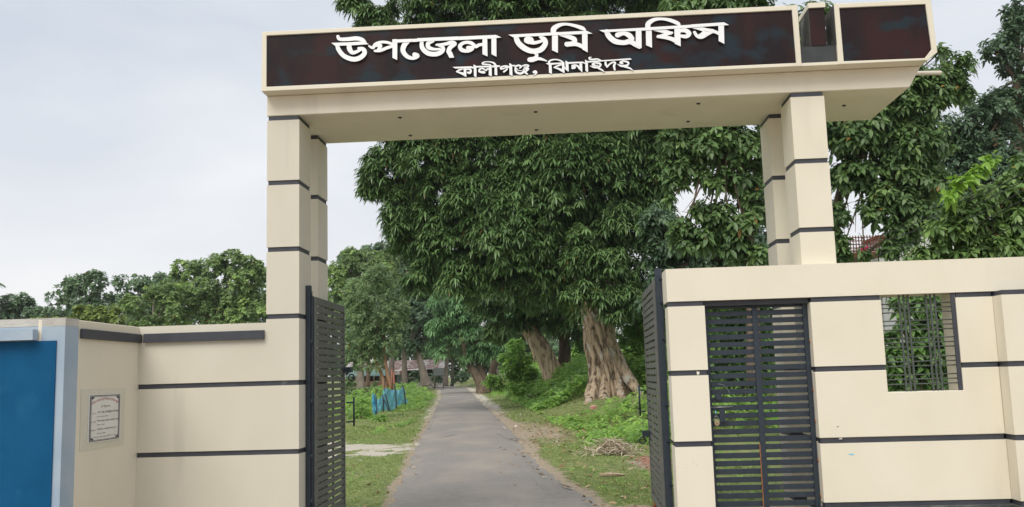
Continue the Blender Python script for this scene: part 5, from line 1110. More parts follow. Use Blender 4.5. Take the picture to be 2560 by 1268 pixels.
tree('broadleaf_tree', 'lighter leaved tree leaning over the right end of the wall', (7.973, 4, 1.134), [(*(8.176, 4.5, 1.018), 0.10), (*(8.312, 4.5, 2.508), 0.08), (*(8.329, 4.5, 3.272), 0.05)], [(8.23, 4.5, 3.39, 0.34, 0.27, 0.34), (8.68, 4.5, 3.59, 0.33, 0.27, 0.33), (8.96, 4.5, 3.25, 0.39, 0.31, 0.39), (7.89, 4.5, 3.12, 0.27, 0.21, 0.27), (8.3, 4.5, 3.0, 0.39, 0.31, 0.39), (8.71, 4.5, 2.82, 0.33, 0.27, 0.33), (7.71, 4.5, 2.86, 0.2, 0.16, 0.2), (8.07, 4.5, 2.73, 0.22, 0.18, 0.22), (8.98, 4.5, 3.97, 0.22, 0.18, 0.22), (7.49, 4.5, 2.78, 0.14, 0.11, 0.14), (8.92, 4.5, 2.81, 0.33, 0.27, 0.33)], 'broad', 0.60, 1.8, 'leaf_mid', 'bark_dark', lr=0.03, core=0.4, sub=12)
sp = thing('leafy_shoot', 'lime green young shoot rising in front of the dark trees at right', 'shoot', (8.243, 4.2, 3.713))
tube('stem', M['bark_grey'], resample([(*(8.242, 4.3, 3.243), 0.008), (*(8.191, 4.2, 3.716), 0.006), (*(8.483, 4.1, 3.98), 0.003)], 4), sp, 6)
LS = [(8.43, 4.1, 3.98, 0.11, 0.07, 0.11), (8.22, 4.1, 3.9, 0.09, 0.06, 0.09), (8.03, 4.1, 3.78, 0.09, 0.06, 0.09), (7.86, 4.1, 3.63, 0.1, 0.07, 0.1)]
crown('foliage', 'leaf_lime', LS, 'broad', 0.62, 0.75, sp, sub=5, core=0)
tree('dark_tree', 'tall dark small leaved tree at the far right edge of the sky', (17.37, 24, 0.653), [(*(17.61, 24, 0.381), 0.35), (*(18.23, 24, 6.871), 0.25), (*(18.7, 24, 11.1), 0.15)], [(18.97, 24.0, 13.12, 0.7, 0.56, 0.7), (18.48, 24.0, 12.27, 0.7, 0.56, 0.7), (18.06, 24.0, 12.14, 0.47, 0.38, 0.47), (18.93, 24.0, 11.38, 0.83, 0.67, 0.83), (18.64, 24.0, 10.38, 0.83, 0.67, 0.83), (17.9, 24.0, 10.42, 0.42, 0.33, 0.42), (19.42, 24.0, 13.53, 0.7, 0.56, 0.7), (18.73, 24.0, 9.24, 0.97, 0.78, 0.97), (18.6, 24.0, 13.57, 0.22, 0.18, 0.22)], 'small', 1.7, 1.5, 'leaf_small_dark', 'bark_dark', lr=0.08, core=0.3)
tree('dark_tree', 'dark dense tree behind the lighter leaved one at right', (14.42, 20, 0.779), [(*(14.52, 20, 0.544), 0.3), (*(14.92, 20, 5.035), 0.2), (*(15.14, 20, 7.473), 0.15)], [(15.09, 20.0, 8.22, 0.85, 0.68, 0.85), (15.79, 20.0, 8.06, 0.85, 0.68, 0.85), (14.38, 20.0, 8.25, 0.61, 0.49, 0.61), (14.53, 20.0, 7.25, 0.97, 0.78, 0.97), (15.55, 20.0, 6.84, 1.1, 0.88, 1.1), (16.52, 20.0, 7.17, 0.97, 0.78, 0.97), (13.98, 20.0, 6.29, 0.85, 0.68, 0.85), (15.41, 20.0, 9.08, 0.49, 0.39, 0.49), (16.09, 20.0, 8.8, 0.61, 0.49, 0.61), (14.85, 20.0, 5.52, 1.1, 0.88, 1.1), (16.15, 20.0, 5.72, 1.1, 0.88, 1.1), (13.64, 20.0, 5.08, 0.73, 0.58, 0.73)], 'small', 1.5, 1.7, 'leaf_small_dark', 'bark_dark', lr=0.08, core=0.4)
tree('dark_tree', 'shaded dark tree low between the big mango and the right pillar', (6.611, 19, 1.009), [(*(6.599, 19, 0.781), 0.25), (*(6.597, 19, 2.852), 0.2), (*(6.577, 19, 4.611), 0.12)], [(6.01, 19.0, 4.99, 0.71, 0.56, 0.71), (6.82, 19.0, 4.72, 0.82, 0.66, 0.82), (7.73, 19.0, 4.57, 0.82, 0.66, 0.82), (5.62, 19.0, 4.05, 0.71, 0.56, 0.71), (6.52, 19.0, 3.55, 0.82, 0.66, 0.82), (7.54, 19.0, 3.29, 0.94, 0.75, 0.94), (8.5, 19.0, 3.95, 0.82, 0.66, 0.82), (5.35, 19.0, 3.36, 0.59, 0.47, 0.59), (5.54, 19.0, 4.77, 0.47, 0.38, 0.47), (8.23, 19.0, 5.14, 0.71, 0.56, 0.71), (5.47, 19.0, 5.72, 0.71, 0.56, 0.71), (8.55, 19.0, 6.56, 0.59, 0.47, 0.59)], 'broad', 0.95, 1.5, 'leaf_small_dark', 'bark_dark', lr=0.07, core=0.4)
tree('dark_tree', 'shaded dark tree low behind the right pillar', (9.802, 15, 0.963), [(*(9.31, 15, 0.784), 0.2), (*(9.51, 15, 3.519), 0.12)], [(9.1, 15.0, 4.53, 0.5, 0.4, 0.5), (9.15, 15.0, 5.34, 0.4, 0.32, 0.4), (9.64, 15.0, 4.03, 0.16, 0.13, 0.16), (11.55, 15.0, 4.74, 0.5, 0.4, 0.5)], 'broad', 0.95, 1.3, 'leaf_small_dark', 'bark_dark', lr=0.07, core=0.3)

# shrubs seen through the gate slats and the window opening
def shrub(label, lobes, kind, scale, dens, lm, group=None, cat='shrub', name='shrub'):
    bx = float(np.mean([l[0] for l in lobes])); by = float(np.mean([l[1] for l in lobes]))
    g0 = float(gz(bx, by))
    t = thing(name, label, cat, (bx, by, g0), group)
    bm = bmesh.new()
    for i, l in enumerate(lobes[:6]):
        tube_bm(bm, [(bx + random.uniform(-.1, .1), by, g0 - 0.05, 0.02), (l[0], l[1], l[2], 0.008)], 5, seed=i)
    fin(bm, 'stems', M['bark_dark'], t)
    crown('foliage', lm, lobes, kind, scale, dens, t, sub=7)
    return t
shrub('bushes seen through the side gate slats behind the right pillar', [(6.25, 14.0, 2.29, 0.58, 0.46, 0.58), (6.8, 14.0, 2.09, 0.58, 0.46, 0.58), (7.28, 14.0, 2.36, 0.58, 0.46, 0.58), (6.2, 14.0, 1.35, 0.58, 0.46, 0.58), (6.94, 14.0, 1.24, 0.58, 0.46, 0.58), (7.51, 14.0, 1.6, 0.38, 0.31, 0.38), (6.29, 14.0, 2.96, 0.48, 0.38, 0.48), (7.13, 14.0, 2.93, 0.58, 0.46, 0.58)], 'weed', 1.5, 1.4, 'leaf_bright')
shrub('leafy bush filling the window grille opening', [(7.14, 3.2, 1.93, 0.22, 0.13, 0.22), (7.21, 3.2, 1.59, 0.25, 0.15, 0.25), (6.95, 3.2, 1.31, 0.25, 0.15, 0.25), (6.65, 3.2, 1.18, 0.2, 0.12, 0.2), (7.22, 3.2, 1.21, 0.22, 0.13, 0.22), (6.78, 3.2, 2.14, 0.17, 0.1, 0.17), (7.07, 3.2, 2.18, 0.2, 0.12, 0.2), (7.34, 3.2, 2.12, 0.15, 0.09, 0.15), (7.38, 3.2, 1.45, 0.2, 0.12, 0.2), (6.93, 3.2, 1.65, 0.15, 0.09, 0.15), (6.85, 3.2, 1.84, 0.11, 0.07, 0.11), (7.08, 3.2, 1.74, 0.2, 0.12, 0.2), (6.63, 3.2, 1.47, 0.17, 0.1, 0.17), (6.81, 3.2, 1.94, 0.1, 0.06, 0.1), (6.64, 3.2, 1.75, 0.12, 0.07, 0.12), (6.68, 3.2, 1.56, 0.13, 0.08, 0.13), (6.6, 3.2, 1.37, 0.1, 0.06, 0.1), (6.87, 3.2, 2.09, 0.1, 0.06, 0.1)], 'broad', 0.55, 1.9, 'leaf_bright')
shrub('dark bush behind the leafy one in the window opening', [(8.47, 7.0, 1.47, 0.53, 0.32, 0.53), (8.9, 7.0, 2.09, 0.46, 0.28, 0.46), (7.88, 7.0, 1.17, 0.4, 0.24, 0.4), (8.31, 7.0, 1.03, 0.4, 0.24, 0.4), (8.69, 7.0, 2.49, 0.33, 0.2, 0.33), (8.06, 7.0, 2.51, 0.16, 0.09, 0.16)], 'broad', 0.8, 1.4, 'leaf_small_dark')
shrub('fresh green bush behind the right gate leaf', [(4.83, 24.0, 2.99, 0.42, 0.33, 0.42), (5.12, 24.0, 3.32, 0.47, 0.38, 0.47), (4.68, 24.0, 2.51, 0.36, 0.29, 0.36), (5.52, 24.0, 2.9, 0.56, 0.45, 0.56), (6.01, 24.0, 3.29, 0.56, 0.45, 0.56), (5.18, 24.0, 3.04, 0.47, 0.38, 0.47), (5.22, 24.0, 2.36, 0.53, 0.42, 0.53), (5.6, 24.0, 1.8, 0.56, 0.45, 0.56), (5.3, 24.0, 1.13, 0.5, 0.4, 0.5), (5.78, 24.0, 2.61, 0.56, 0.45, 0.56), (4.92, 24.0, 1.82, 0.42, 0.33, 0.42), (5.83, 24.0, 0.98, 0.56, 0.45, 0.56)], 'weed', 1.2, 1.8, 'leaf_weed')
shrub('green bushes between the two mango trunks', [(3.11, 36.0, 2.42, 0.5, 0.4, 0.5), (3.46, 36.0, 1.66, 0.57, 0.46, 0.57), (3.0, 36.0, 1.39, 0.46, 0.37, 0.46), (3.42, 36.0, 2.98, 0.46, 0.37, 0.46), (3.85, 36.0, 2.02, 0.57, 0.46, 0.57)], 'weed', 1.2, 1.8, 'leaf_weed')
shrub('bright green thicket on the bank left of the leaning mango', [(-0.01, 34.0, 1.57, 0.51, 0.41, 0.51), (0.55, 34.0, 2.0, 0.51, 0.41, 0.51), (0.86, 34.0, 1.45, 0.51, 0.41, 0.51), (0.39, 34.0, 2.64, 0.44, 0.35, 0.44), (-0.56, 34.0, 1.23, 0.36, 0.29, 0.36), (1.25, 34.0, 1.08, 0.4, 0.32, 0.4), (0.95, 34.0, 2.08, 0.36, 0.29, 0.36), (-0.17, 34.0, 2.2, 0.36, 0.29, 0.36), (-0.93, 34.0, 1.06, 0.25, 0.2, 0.25), (0.34, 34.0, 0.93, 0.36, 0.29, 0.36), (0.97, 34.0, 0.91, 0.33, 0.26, 0.33), (-0.3, 34.0, 0.9, 0.29, 0.23, 0.29), (0.53, 34.0, 1.37, 0.47, 0.38, 0.47), (1.32, 34.0, 0.55, 0.25, 0.2, 0.25)], 'weed', 1.2, 1.9, 'leaf_weed')
shrub('weedy bush at the foot of the leaning mango', [(1.23, 26.0, 0.91, 0.27, 0.21, 0.27), (1.73, 26.0, 0.66, 0.3, 0.24, 0.3), (0.93, 26.0, 0.87, 0.27, 0.21, 0.27), (2.38, 26.0, 0.42, 0.24, 0.19, 0.24), (0.64, 26.0, 0.98, 0.24, 0.19, 0.24), (2.82, 26.0, 0.49, 0.21, 0.17, 0.21), (2.02, 26.0, 0.48, 0.24, 0.19, 0.24)], 'weed', 1.0, 1.6, 'leaf_weed')
shrub('small green bush growing against the big mango roots', [(2.5, 17.5, 0.08, 0.13, 0.11, 0.13), (2.39, 17.5, -0.03, 0.11, 0.09, 0.11), (2.66, 17.5, -0.01, 0.11, 0.09, 0.11)], 'weed', 1.0, 1.3, 'leaf_weed', 'small plants by the road')
shrub('broad leaved plants at the right foot of the big mango', [(3.85, 17.0, 0.26, 0.16, 0.13, 0.16), (4.18, 17.0, 0.46, 0.19, 0.15, 0.19), (4.49, 17.0, 0.24, 0.22, 0.17, 0.22), (4.76, 17.0, 0.45, 0.24, 0.19, 0.24), (4.32, 17.0, 0.04, 0.17, 0.14, 0.17), (4.69, 17.0, 0.03, 0.22, 0.17, 0.22), (4.91, 17.0, 0.23, 0.2, 0.16, 0.2), (3.94, 17.0, -0.01, 0.13, 0.1, 0.13)], 'broad', 1.1, 1.5, 'leaf_bright')
shrub('green bush just inside the right gate leaf', [(4.22, 10.0, 0.22, 0.17, 0.14, 0.17), (4.09, 10.0, 0.03, 0.13, 0.1, 0.13), (4.36, 10.0, 0.03, 0.19, 0.15, 0.19), (4.45, 10.0, 0.33, 0.24, 0.19, 0.24)], 'weed', 1.1, 1.3, 'leaf_weed')
shrub('low bush in front of the blue net', [(-2.77, 19.0, 0.23, 0.16, 0.13, 0.16), (-2.53, 19.0, 0.11, 0.14, 0.11, 0.14), (-2.94, 19.0, 0.29, 0.13, 0.1, 0.13), (-2.65, 19.0, -0.06, 0.11, 0.08, 0.11)], 'weed', 1.0, 1.3, 'leaf_weed', 'small plants by the road')
shrub('pale weed clump left of the blue net', [(-3.8, 21.0, 0.65, 0.18, 0.14, 0.18), (-3.93, 21.0, 0.41, 0.18, 0.14, 0.18), (-3.55, 21.0, 0.34, 0.15, 0.12, 0.15), (-4.12, 21.0, 0.23, 0.15, 0.12, 0.15), (-3.68, 21.0, 0.15, 0.13, 0.1, 0.13)], 'weed', 1.1, 1.3, 'leaf_weed', 'small plants by the road')
shrub('shadowy weeds on the slope left of the net', [(-7.72, 36.0, 0.75, 0.38, 0.34, 0.38), (-7.24, 36.0, 0.65, 0.34, 0.31, 0.34), (-6.75, 36.0, 0.73, 0.34, 0.31, 0.34), (-7.62, 36.0, 0.28, 0.31, 0.27, 0.31), (-6.37, 36.0, 0.62, 0.27, 0.24, 0.27), (-8.01, 36.0, 1.23, 0.38, 0.34, 0.38), (-7.24, 36.0, 0.17, 0.27, 0.24, 0.27), (-6.85, 36.0, 0.35, 0.27, 0.24, 0.27)], 'weed', 1.0, 1.7, 'leaf_feather')
shrub('low weeds hiding the foot of the orange shed wall', [(-13.38, 60.0, 0.68, 0.29, 0.26, 0.29), (-12.78, 60.0, 0.76, 0.26, 0.24, 0.26), (-12.04, 60.0, 0.68, 0.29, 0.26, 0.29), (-11.29, 60.0, 0.71, 0.26, 0.24, 0.26), (-10.7, 60.0, 0.81, 0.26, 0.24, 0.26), (-13.07, 60.0, 1.11, 0.21, 0.19, 0.21), (-11.59, 60.0, 1.01, 0.21, 0.19, 0.21)], 'weed', 2.2, 1.6, 'leaf_feather')
shrub('thicket around the shed and grey board', [(-9.61, 66.0, 1.74, 0.45, 0.4, 0.45), (-9.13, 66.0, 1.41, 0.38, 0.35, 0.38), (-8.0, 66.0, 1.38, 0.38, 0.35, 0.38), (-7.53, 66.0, 1.21, 0.32, 0.29, 0.32), (-9.94, 66.0, 1.12, 0.26, 0.23, 0.26), (-7.83, 66.0, 1.85, 0.32, 0.29, 0.32), (-5.92, 66.0, 1.16, 0.45, 0.4, 0.45), (-5.44, 66.0, 1.47, 0.45, 0.4, 0.45)], 'weed', 3.0, 1.2, 'leaf_far_dark')

# ------------------------------------------------------------------ ground cover
def in_view(x, y, margin=0.4):
    rel = np.stack([x, y], -1) - np.array(CAM_C[:2])
    f2 = np.array([CAM_R[2][0], CAM_R[2][1]]); r2 = np.array([CAM_R[0][0], CAM_R[0][1]])
    d = rel @ f2; s = rel @ r2
    return (d > 1) & (np.abs(s) < d * 0.56 + margin)
def scatter(n, x0, x1, y0, y1, power=1.0, rng=RNG):
    u = rng.random(n) ** power
    y = y0 + (y1 - y0) * u
    x = rng.uniform(x0, x1, n)
    return x, y
def grass(name, x, y, h, blades, label, lm='grass', dens_dirt=1.0, wfac=0.10):
    dr = x - road_r(y); dl = road_l(y) - x
    keep = (np.maximum(dr, dl) > 0.05 * wave(x, y, 5.0, 1.0)) & in_view(x, y)
    pr = 1 - np.clip(dirt_mask(x, y) * 1.5 - 0.2, 0, 1) * dens_dirt
    pr = np.minimum(pr, 1 - np.clip(sand_mask(x, y) * 1.6 - 0.25, 0, 1) * dens_dirt)
    pr *= 0.62 + 0.38 * wave(x, y, 1.9, 4.0)
    keep &= RNG.random(len(x)) < pr
    x, y = x[keep], y[keep]
    m = len(x)
    hh = h * (0.6 + 0.5 * RNG.random(m)) * (1 + 0.35 * wave(x, y, 1.1, 1.0))
    Bx = np.repeat(x, blades) + RNG.normal(0, 0.018, m * blades)
    By = np.repeat(y, blades) + RNG.normal(0, 0.018, m * blades)
    B = np.stack([Bx, By, gz(Bx, By) - 0.005], -1)
    az = RNG.uniform(0, 6.28, m * blades)
    D = np.stack([np.cos(az) * 0.55, np.sin(az) * 0.55, RNG.uniform(0.5, 1.2, m * blades)], -1)
    L = np.repeat(hh, blades) * RNG.uniform(0.6, 1.2, m * blades)
    up = np.stack([-np.sin(az) * 0.2, np.cos(az) * 0.2, 0 * az + 0.3], -1) + D[:, [0, 1, 2]] * np.array([1, 1, -0.4])
    tt = np.clip(np.repeat(0.5 + 0.3 * wave(x, y, 2.7, 3.0), blades) + RNG.normal(0, 0.2, m * blades), 0, 0.95)
    tt = np.where(RNG.random(m * blades) < 0.05, 1.0, tt)
    me = leaves_mesh(name, B, D, up, L, L * wfac + 0.003, RNG.uniform(0.1, 0.5, m * blades), tt, 'blade')
    me.materials.append(M[lm])
    return tag(link(name, me), label, 'grass', kind='stuff')
x, y = scatter(34000, -3.2, 5.5, 1.2, 16, 1.3)
grass('grass', x, y, 0.060, 5, 'short trodden grass on both verges near the gate')
x, y = scatter(26000, -9, 9, 12, 45, 1.3)
grass('grass', x, y, 0.11, 4, 'rougher grass on the verges farther along the road', wfac=0.14)
# low weeds on the right bank and the left verge
def weeds(name, x, y, kind, scale, label, lm, hmax=0.3, minoff=0.5):
    dr = x - road_r(y); dl = road_l(y) - x
    off = np.maximum(dr, dl)
    t1x, t1y = (3.622, 20, 0.133)[:2]
    nx0, ny0 = (-3.237, 22, 0.35)[:2]
    keep = ~((y > 14) & (y < 25) & (x > nx0 - 1.3) & (x < nx0 + 1.1)) & (((x - t1x) / 1.9) ** 2 + ((y - t1y + 0.6) / 3.2) ** 2 > 1) & (off > minoff) & in_view(x, y) & (dirt_mask(x, y) < 0.35) & (sand_mask(x, y) < 0.3) & (wave(x, y, 1.3, 5.0) > -0.35)
    x, y, off = x[keep], y[keep], off[keep]
    h = hmax * np.clip((off - minoff) / 2.5, 0.15, 1) * RNG.uniform(0.2, 1.0, len(x))
    C = np.stack([x, y, gz(x, y) + h], -1)
    N = nrm(np.stack([RNG.normal(0, .4, len(x)), RNG.normal(-.3, .4, len(x)), 1 + 0 * x], -1))
    me = leaves_mesh(name, *spray_leaves(C, N, kind, scale), prof=KIND[kind]['prof'])
    me.materials.append(M[lm])
    return tag(link(name, me), label, 'weeds', kind='stuff')
x, y = scatter(9000, 0.5, 12, 9, 46, 1.2)
weeds('weeds', x, y, 'weed', 1.0, 'leafy weeds covering the bank right of the road', 'leaf_weed', 0.7, 1.2)
x, y = scatter(14000, -1, 12, 22, 52, 1.0)
weeds('weeds', x, y, 'weed', 1.5, 'tall bright weeds massed on the bank below the mango trees', 'leaf_weed', 1.25, 1.3)
x, y = scatter(7000, -10, -1, 14, 50, 1.1)
weeds('weeds', x, y, 'weed', 0.95, 'leafy weeds covering the verge and slope left of the road', 'leaf_weed', 0.35, 0.9)
x, y = scatter(2600, -3, 5.2, 2.0, 12, 1.1)
weeds('weeds', x, y, 'weed', 0.32, 'scattered tiny broad weeds in the short grass', 'leaf_weed', 0.03, 0.3)
xh, yh = scatter(2600, -9, -1, 16, 46, 1.0)
dlh = road_l(yh) - xh
nx0, ny0 = (-3.237, 22, 0.35)[:2]
kh = ~((yh < 25.5) & (xh > nx0 - 1.6) & (xh < nx0 + 1.3)) & (dlh > 0.45) & (dlh < 3.4) & in_view(xh, yh)
xh, yh, dlh = xh[kh], yh[kh], dlh[kh]
hh_ = 0.75 * np.clip((dlh - 0.4) / 0.9, 0.1, 1) * np.clip((yh - 15) / 10, 0.15, 1) * RNG.uniform(0.15, 1.0, len(xh))
Ch = np.stack([xh, yh, gz(xh, yh) + hh_], -1)
Nh = nrm(np.stack([RNG.normal(0, .5, len(xh)), RNG.normal(-.3, .5, len(xh)), 0.8 + 0 * xh], -1))
meh = leaves_mesh('weed_bank', *spray_leaves(Ch, Nh, 'weed', 1.1), prof='broad')
meh.materials.append(M['leaf_weed'])
tag(link('weed_bank', meh), 'rough yellow green weeds between the blue net and the road', 'weeds', kind='stuff')
# fallen leaves
def litter():
    xs, ys = [], []
    x, y = scatter(1500, 0.2, 5.0, 1.4, 26, 1.2); dr = x - road_r(y); k = (dr > -0.25) & (RNG.random(1500) < np.exp(-np.maximum(dr - 0.9, 0) / 1.0) * 0.9 + 0.08); xs.append(x[k]); ys.append(y[k])
    x, y = scatter(420, -3.0, 1.0, 1.4, 22, 1.1); dl = road_l(y) - x; k = (dl > -0.2) & (RNG.random(420) < np.exp(-np.maximum(dl, 0) / 0.8) * 0.9 + 0.15); xs.append(x[k]); ys.append(y[k])
    x, y = scatter(16, 0, 3.0, 1.0, 20, 1.1); xs.append(x); ys.append(y)
    x, y = RNG.normal(2.6, 0.55, 500), RNG.normal(13, 3.5, 500); xs.append(x); ys.append(y)
    x = np.concatenate(xs); y = np.concatenate(ys)
    n = len(x)
    az = RNG.uniform(0, 6.28, n)
    onroad = (x < road_r(y)) & (x > road_l(y))
    z = np.where(onroad, 0.009 * y + 0.03, gz(x, y) + 0.03)
    B = np.stack([x, y, z], -1)
    D = np.stack([np.cos(az), np.sin(az), RNG.normal(0, .25, n)], -1)
    L = RNG.uniform(0.04, 0.11, n)
    tt = RNG.uniform(0, 0.9, n); tt = np.where(RNG.random(n) < 0.05, 1.0, tt)
    me = leaves_mesh('fallen_leaves', B, D, np.tile([0, 0, 1.0], (n, 1)) + RNG.normal(0, .3, (n, 3)), L, L * 0.35, RNG.uniform(-.2, .2, n), tt, 'long')
    me.materials.append(M['litter'])
    tag(link('fallen_leaves', me), 'dry brown and yellow leaves strewn along the road edges', 'fallen leaves', kind='stuff')
litter()

# ------------------------------------------------------------------ blue net fence
nt_ = thing('net_fence', 'sagging blue nylon net on crooked dark stakes on the left verge', 'net fence', (*(-3.237, 22, 0.35)[:2], 0.15))
top = [(-3.48, 21, 0.957), (-3.47, 21.2, 0.978), (-3.328, 21, 0.828), (-3.252, 21, 0.789), (-3.223, 21.5, 0.94), (-3.268, 22, 1.098), (-3.193, 22.5, 1.062), (-3.113, 23, 1.038), (-3.041, 23.5, 1.041), (-3.018, 24, 1.114), (-3.009, 24.4, 0.802)]
bot = [(-3.435, 21, 0.297), (-3.426, 21.2, 0.3), (-3.307, 21, 0.38), (-3.23, 21, 0.428), (-3.228, 21.5, 0.421), (-3.223, 22, 0.401), (-3.162, 22.5, 0.354), (-3.12, 23, 0.466), (-3.047, 23.5, 0.527), (-2.97, 24, 0.564), (-2.928, 24.4, 0.522)]
def net_mesh():
    bm = bmesh.new()
    K = 20; n = 8
    T = resample([(*p, 0) for p in top], n); B = resample([(*p, 0) for p in bot], n)
    grid = []
    for i, (a, b) in enumerate(zip(T, B)):
        row = []
        for k in range(K + 1):
            t = k / K
            f = 0.05 * math.sin(i * 0.9 + t * 3) * math.sin(math.pi * t) + 0.03 * math.sin(i * 2.3 + t * 5)
            row.append(Vector((a[0] + (b[0] - a[0]) * t + 0.03 * math.sin(t * 7 + i * 0.6), a[1] + (b[1] - a[1]) * t + f, a[2] + (b[2] - a[2]) * t)))
        grid.append(row)
    V = [[bm.verts.new(p) for p in r] for r in grid]
    for i in range(len(V) - 1):
        for k in range(K):
            if random.random() < 0.02: continue
            # every mesh cell of the net is a thin ring with an open centre
            c = [V[i][k], V[i + 1][k], V[i + 1][k + 1], V[i][k + 1]]
            ctr = sum((v.co for v in c), Vector()) / 4
            inn = [bm.verts.new(v.co.lerp(ctr, 0.74) + Vector((0, 0.004, 0))) for v in c]
            for q in range(4):
                bm.faces.new((c[q], c[(q + 1) % 4], inn[(q + 1) % 4], inn[q]))
    return fin(bm, 'netting', M['net'], nt_)
net_mesh()
for pa, pb, r, m in (((-3.344, 20.9, 0.931), (-3.325, 20.9, 0.323), .02, 'bamboo'), ((-3.196, 21.3, 0.931), (-3.189, 21.3, 0.377), .02, 'bamboo'), ((-3.111, 21.2, 0.956), (-2.964, 21.2, 0.4), .022, 'bamboo'), ((-3.144, 21.1, 0.808), (-2.983, 21.1, 0.43), .018, 'bamboo'), ((-3, 23.9, 1.142), (-2.925, 23.9, 0.511), .022, 'bamboo'), ((-3.258, 21.9, 1.383), (-3.292, 21.9, 0.74), .012, 'bamboo'), ((-3.007, 22.3, 1.242), (-2.95, 22.3, 0.434), .024, 'bamboo')):
    tube('stake', M[m], resample([(*pa, r), (*(Vector(pa).lerp(Vector(pb), .5) + Vector((.015, 0, 0))), r), (*pb, r)], 3), nt_, 7, wob=0.08)
for pa, pb in (((-3.783, 26, 1.751), (-3.808, 26, 0.903)), ((-3.725, 26, 1.603), (-3.69, 26, 0.856))):
    st_ = thing('marker_pole', 'reddish pole standing upright just behind the blue net' if pa == (-3.783, 26, 1.751) else 'shorter reddish pole leaning beside the taller one behind the net', 'pole', (pb[0], pb[1], pb[2]))
    tube('shaft', M['red_stake'], [(*pa, .035), (*pb, .045)], st_, 8)
    tube('tip', M['red_stake'], [(*pa, .035), (pa[0], pa[1], pa[2] + 0.06, .012)], st_, 8)

# ------------------------------------------------------------------ things on the verge
# heap of dry straw
sx, sy = (3.397, 7.329)
hp = thing('straw_heap', 'small heap of dry grey straw stalks on the right verge', 'straw heap', (sx, sy, float(gz(sx, sy))))
n_ = 600
ang = RNG.uniform(0, 6.28, n_); rad = np.abs(RNG.normal(0, .19, n_))
Bq = np.stack([sx + rad * np.cos(ang) * 1.3, sy + rad * np.sin(ang), float(gz(sx, sy)) + 0.02 + RNG.uniform(0, .24, n_) * np.exp(-(rad / .3) ** 2)], -1)
a2 = RNG.uniform(0, 6.28, n_)
Dq = np.stack([np.cos(a2), np.sin(a2) * .7, RNG.uniform(-.1, .7, n_)], -1)
me = leaves_mesh('stalks', Bq, Dq, np.tile([0, 0, 1.0], (n_, 1)) + RNG.normal(0, .5, (n_, 3)), RNG.uniform(.12, .32, n_), RNG.uniform(.008, .018, n_), RNG.uniform(.1, .6, n_), RNG.uniform(0, .9, n_), 'long')
me.materials.append(M['straw_leaf']); link('stalks', me, hp)['kind'] = 'stuff'
lx, ly = (3.252, 4.194)
wd = thing('wood_scrap', 'flat splintered piece of pale wood lying in the grass', 'wood scrap', (lx, ly, float(gz(lx, ly)) + .02))
prism = bmesh.new()
tube_bm(prism, resample([(lx - .16, ly, .075, .018), (lx - .05, ly + .01, .085, .03), (lx + .06, ly, .08, .028), (lx + .17, ly + .02, .075, .015)], 3), 7, wob=.25, seed=3)
fin(prism, 'plank', M['wood'], wd)
tube('sliver', M['wood'], [(lx - .05, ly + .04, .09, .012), (lx + .03, ly + .05, .12, .008)], wd, 5)
# brick and rubble
bx, bz = 0, 0
bp_ = (3.394, 18.6, 0.415)
bk = box('brick', M['brick_pink'], -0.075, 0.075, -0.05, 0.05, -0.07, 0.07, None, bevel=0.012)
bk.location = bp_; bk.rotation_euler = (0.2, -0.15, 0.3)
tag(bk, 'red painted brick lodged among the big mango roots', 'brick')
rx, ry = (3.858, 5.965)
rub = thing('brick_rubble', 'patch of crushed red brick beside the right gate leaf', 'rubble', (rx, ry, float(gz(rx, ry))))
bm = bmesh.new()
for i in range(260):
    a = random.gauss(0, .13); b = random.gauss(0, .4); s_ = random.uniform(.008, .026)
    c0 = Vector((rx + .08 + a, ry + b, float(gz(rx + a, ry + b)) + s_ * .4))
    bmesh.ops.create_cube(bm, size=s_, matrix=Matrix.Translation(c0) @ Matrix.Rotation(random.random() * 6, 4, Vector((random.random(), random.random(), 1)).normalized()) @ Matrix.Diagonal((1.4, 1, .7, 1)))
fin(bm, 'brick_chips', M['brick'], rub)['kind'] = 'stuff'

# ------------------------------------------------------------------ shed, awning, board at the end of the road
sh = thing('tin_shed', 'long low shed with rusty corrugated roof at the end of the road', 'shed', (*(-11.83, 72, 0.948)[:2], 0.2))
(xa, _, za), (xb, _, zb2) = (-16.73, 72, 0.673), (-7.908, 72, 2.72)
zeave = (-11.82, 72, 2.113)[2]; zbot = (-13.23, 72, 0.474)[2]; zfas = (-11.82, 72, 1.735)[2]
box('back_wall', M['dark_in'], xa, xb, 72.5, 72.7, zbot - 0.5, zeave, sh)
n_s = 16
for i in range(n_s):
    u0 = xa + (xb - xa) * i / n_s; u1 = xa + (xb - xa) * (i + 1) / n_s
    bm = bmesh.new()
    K = 10
    for k in range(K):
        c0, c1 = k / K, (k + 1) / K
        z_a, z_b = 0.05 * math.sin(k * math.pi), 0.05
        h0 = 0.04 * (k % 2); h1 = 0.04 * ((k + 1) % 2)
        p = [(u0 + (u1 - u0) * c0, 71.2, zeave + h0), (u0 + (u1 - u0) * c1, 71.2, zeave + h1), (u0 + (u1 - u0) * c1, 74.0, zb2 + 0.25 + h1), (u0 + (u1 - u0) * c0, 74.0, zb2 + 0.25 + h0)]
        bm.faces.new([bm.verts.new(v) for v in p])
    fin(bm, 'roof_sheet', M['tin'] if i % 3 else M['tin_pale'], sh)
for i in range(7):
    u0 = (-12.95, 71, 2.006)[0] + i * 0.26
    box('fascia_board', M['tin'] if i % 2 else M['tin_pale'], u0, u0 + 0.245, 71.2, 71.24, zfas, zeave - 0.02, sh)
box('blue_door', M['door_blue'], (-12.21, 72, 1.472)[0], (-11.62, 72, 1.455)[0], 72.40, 72.46, zbot, zfas, sh)
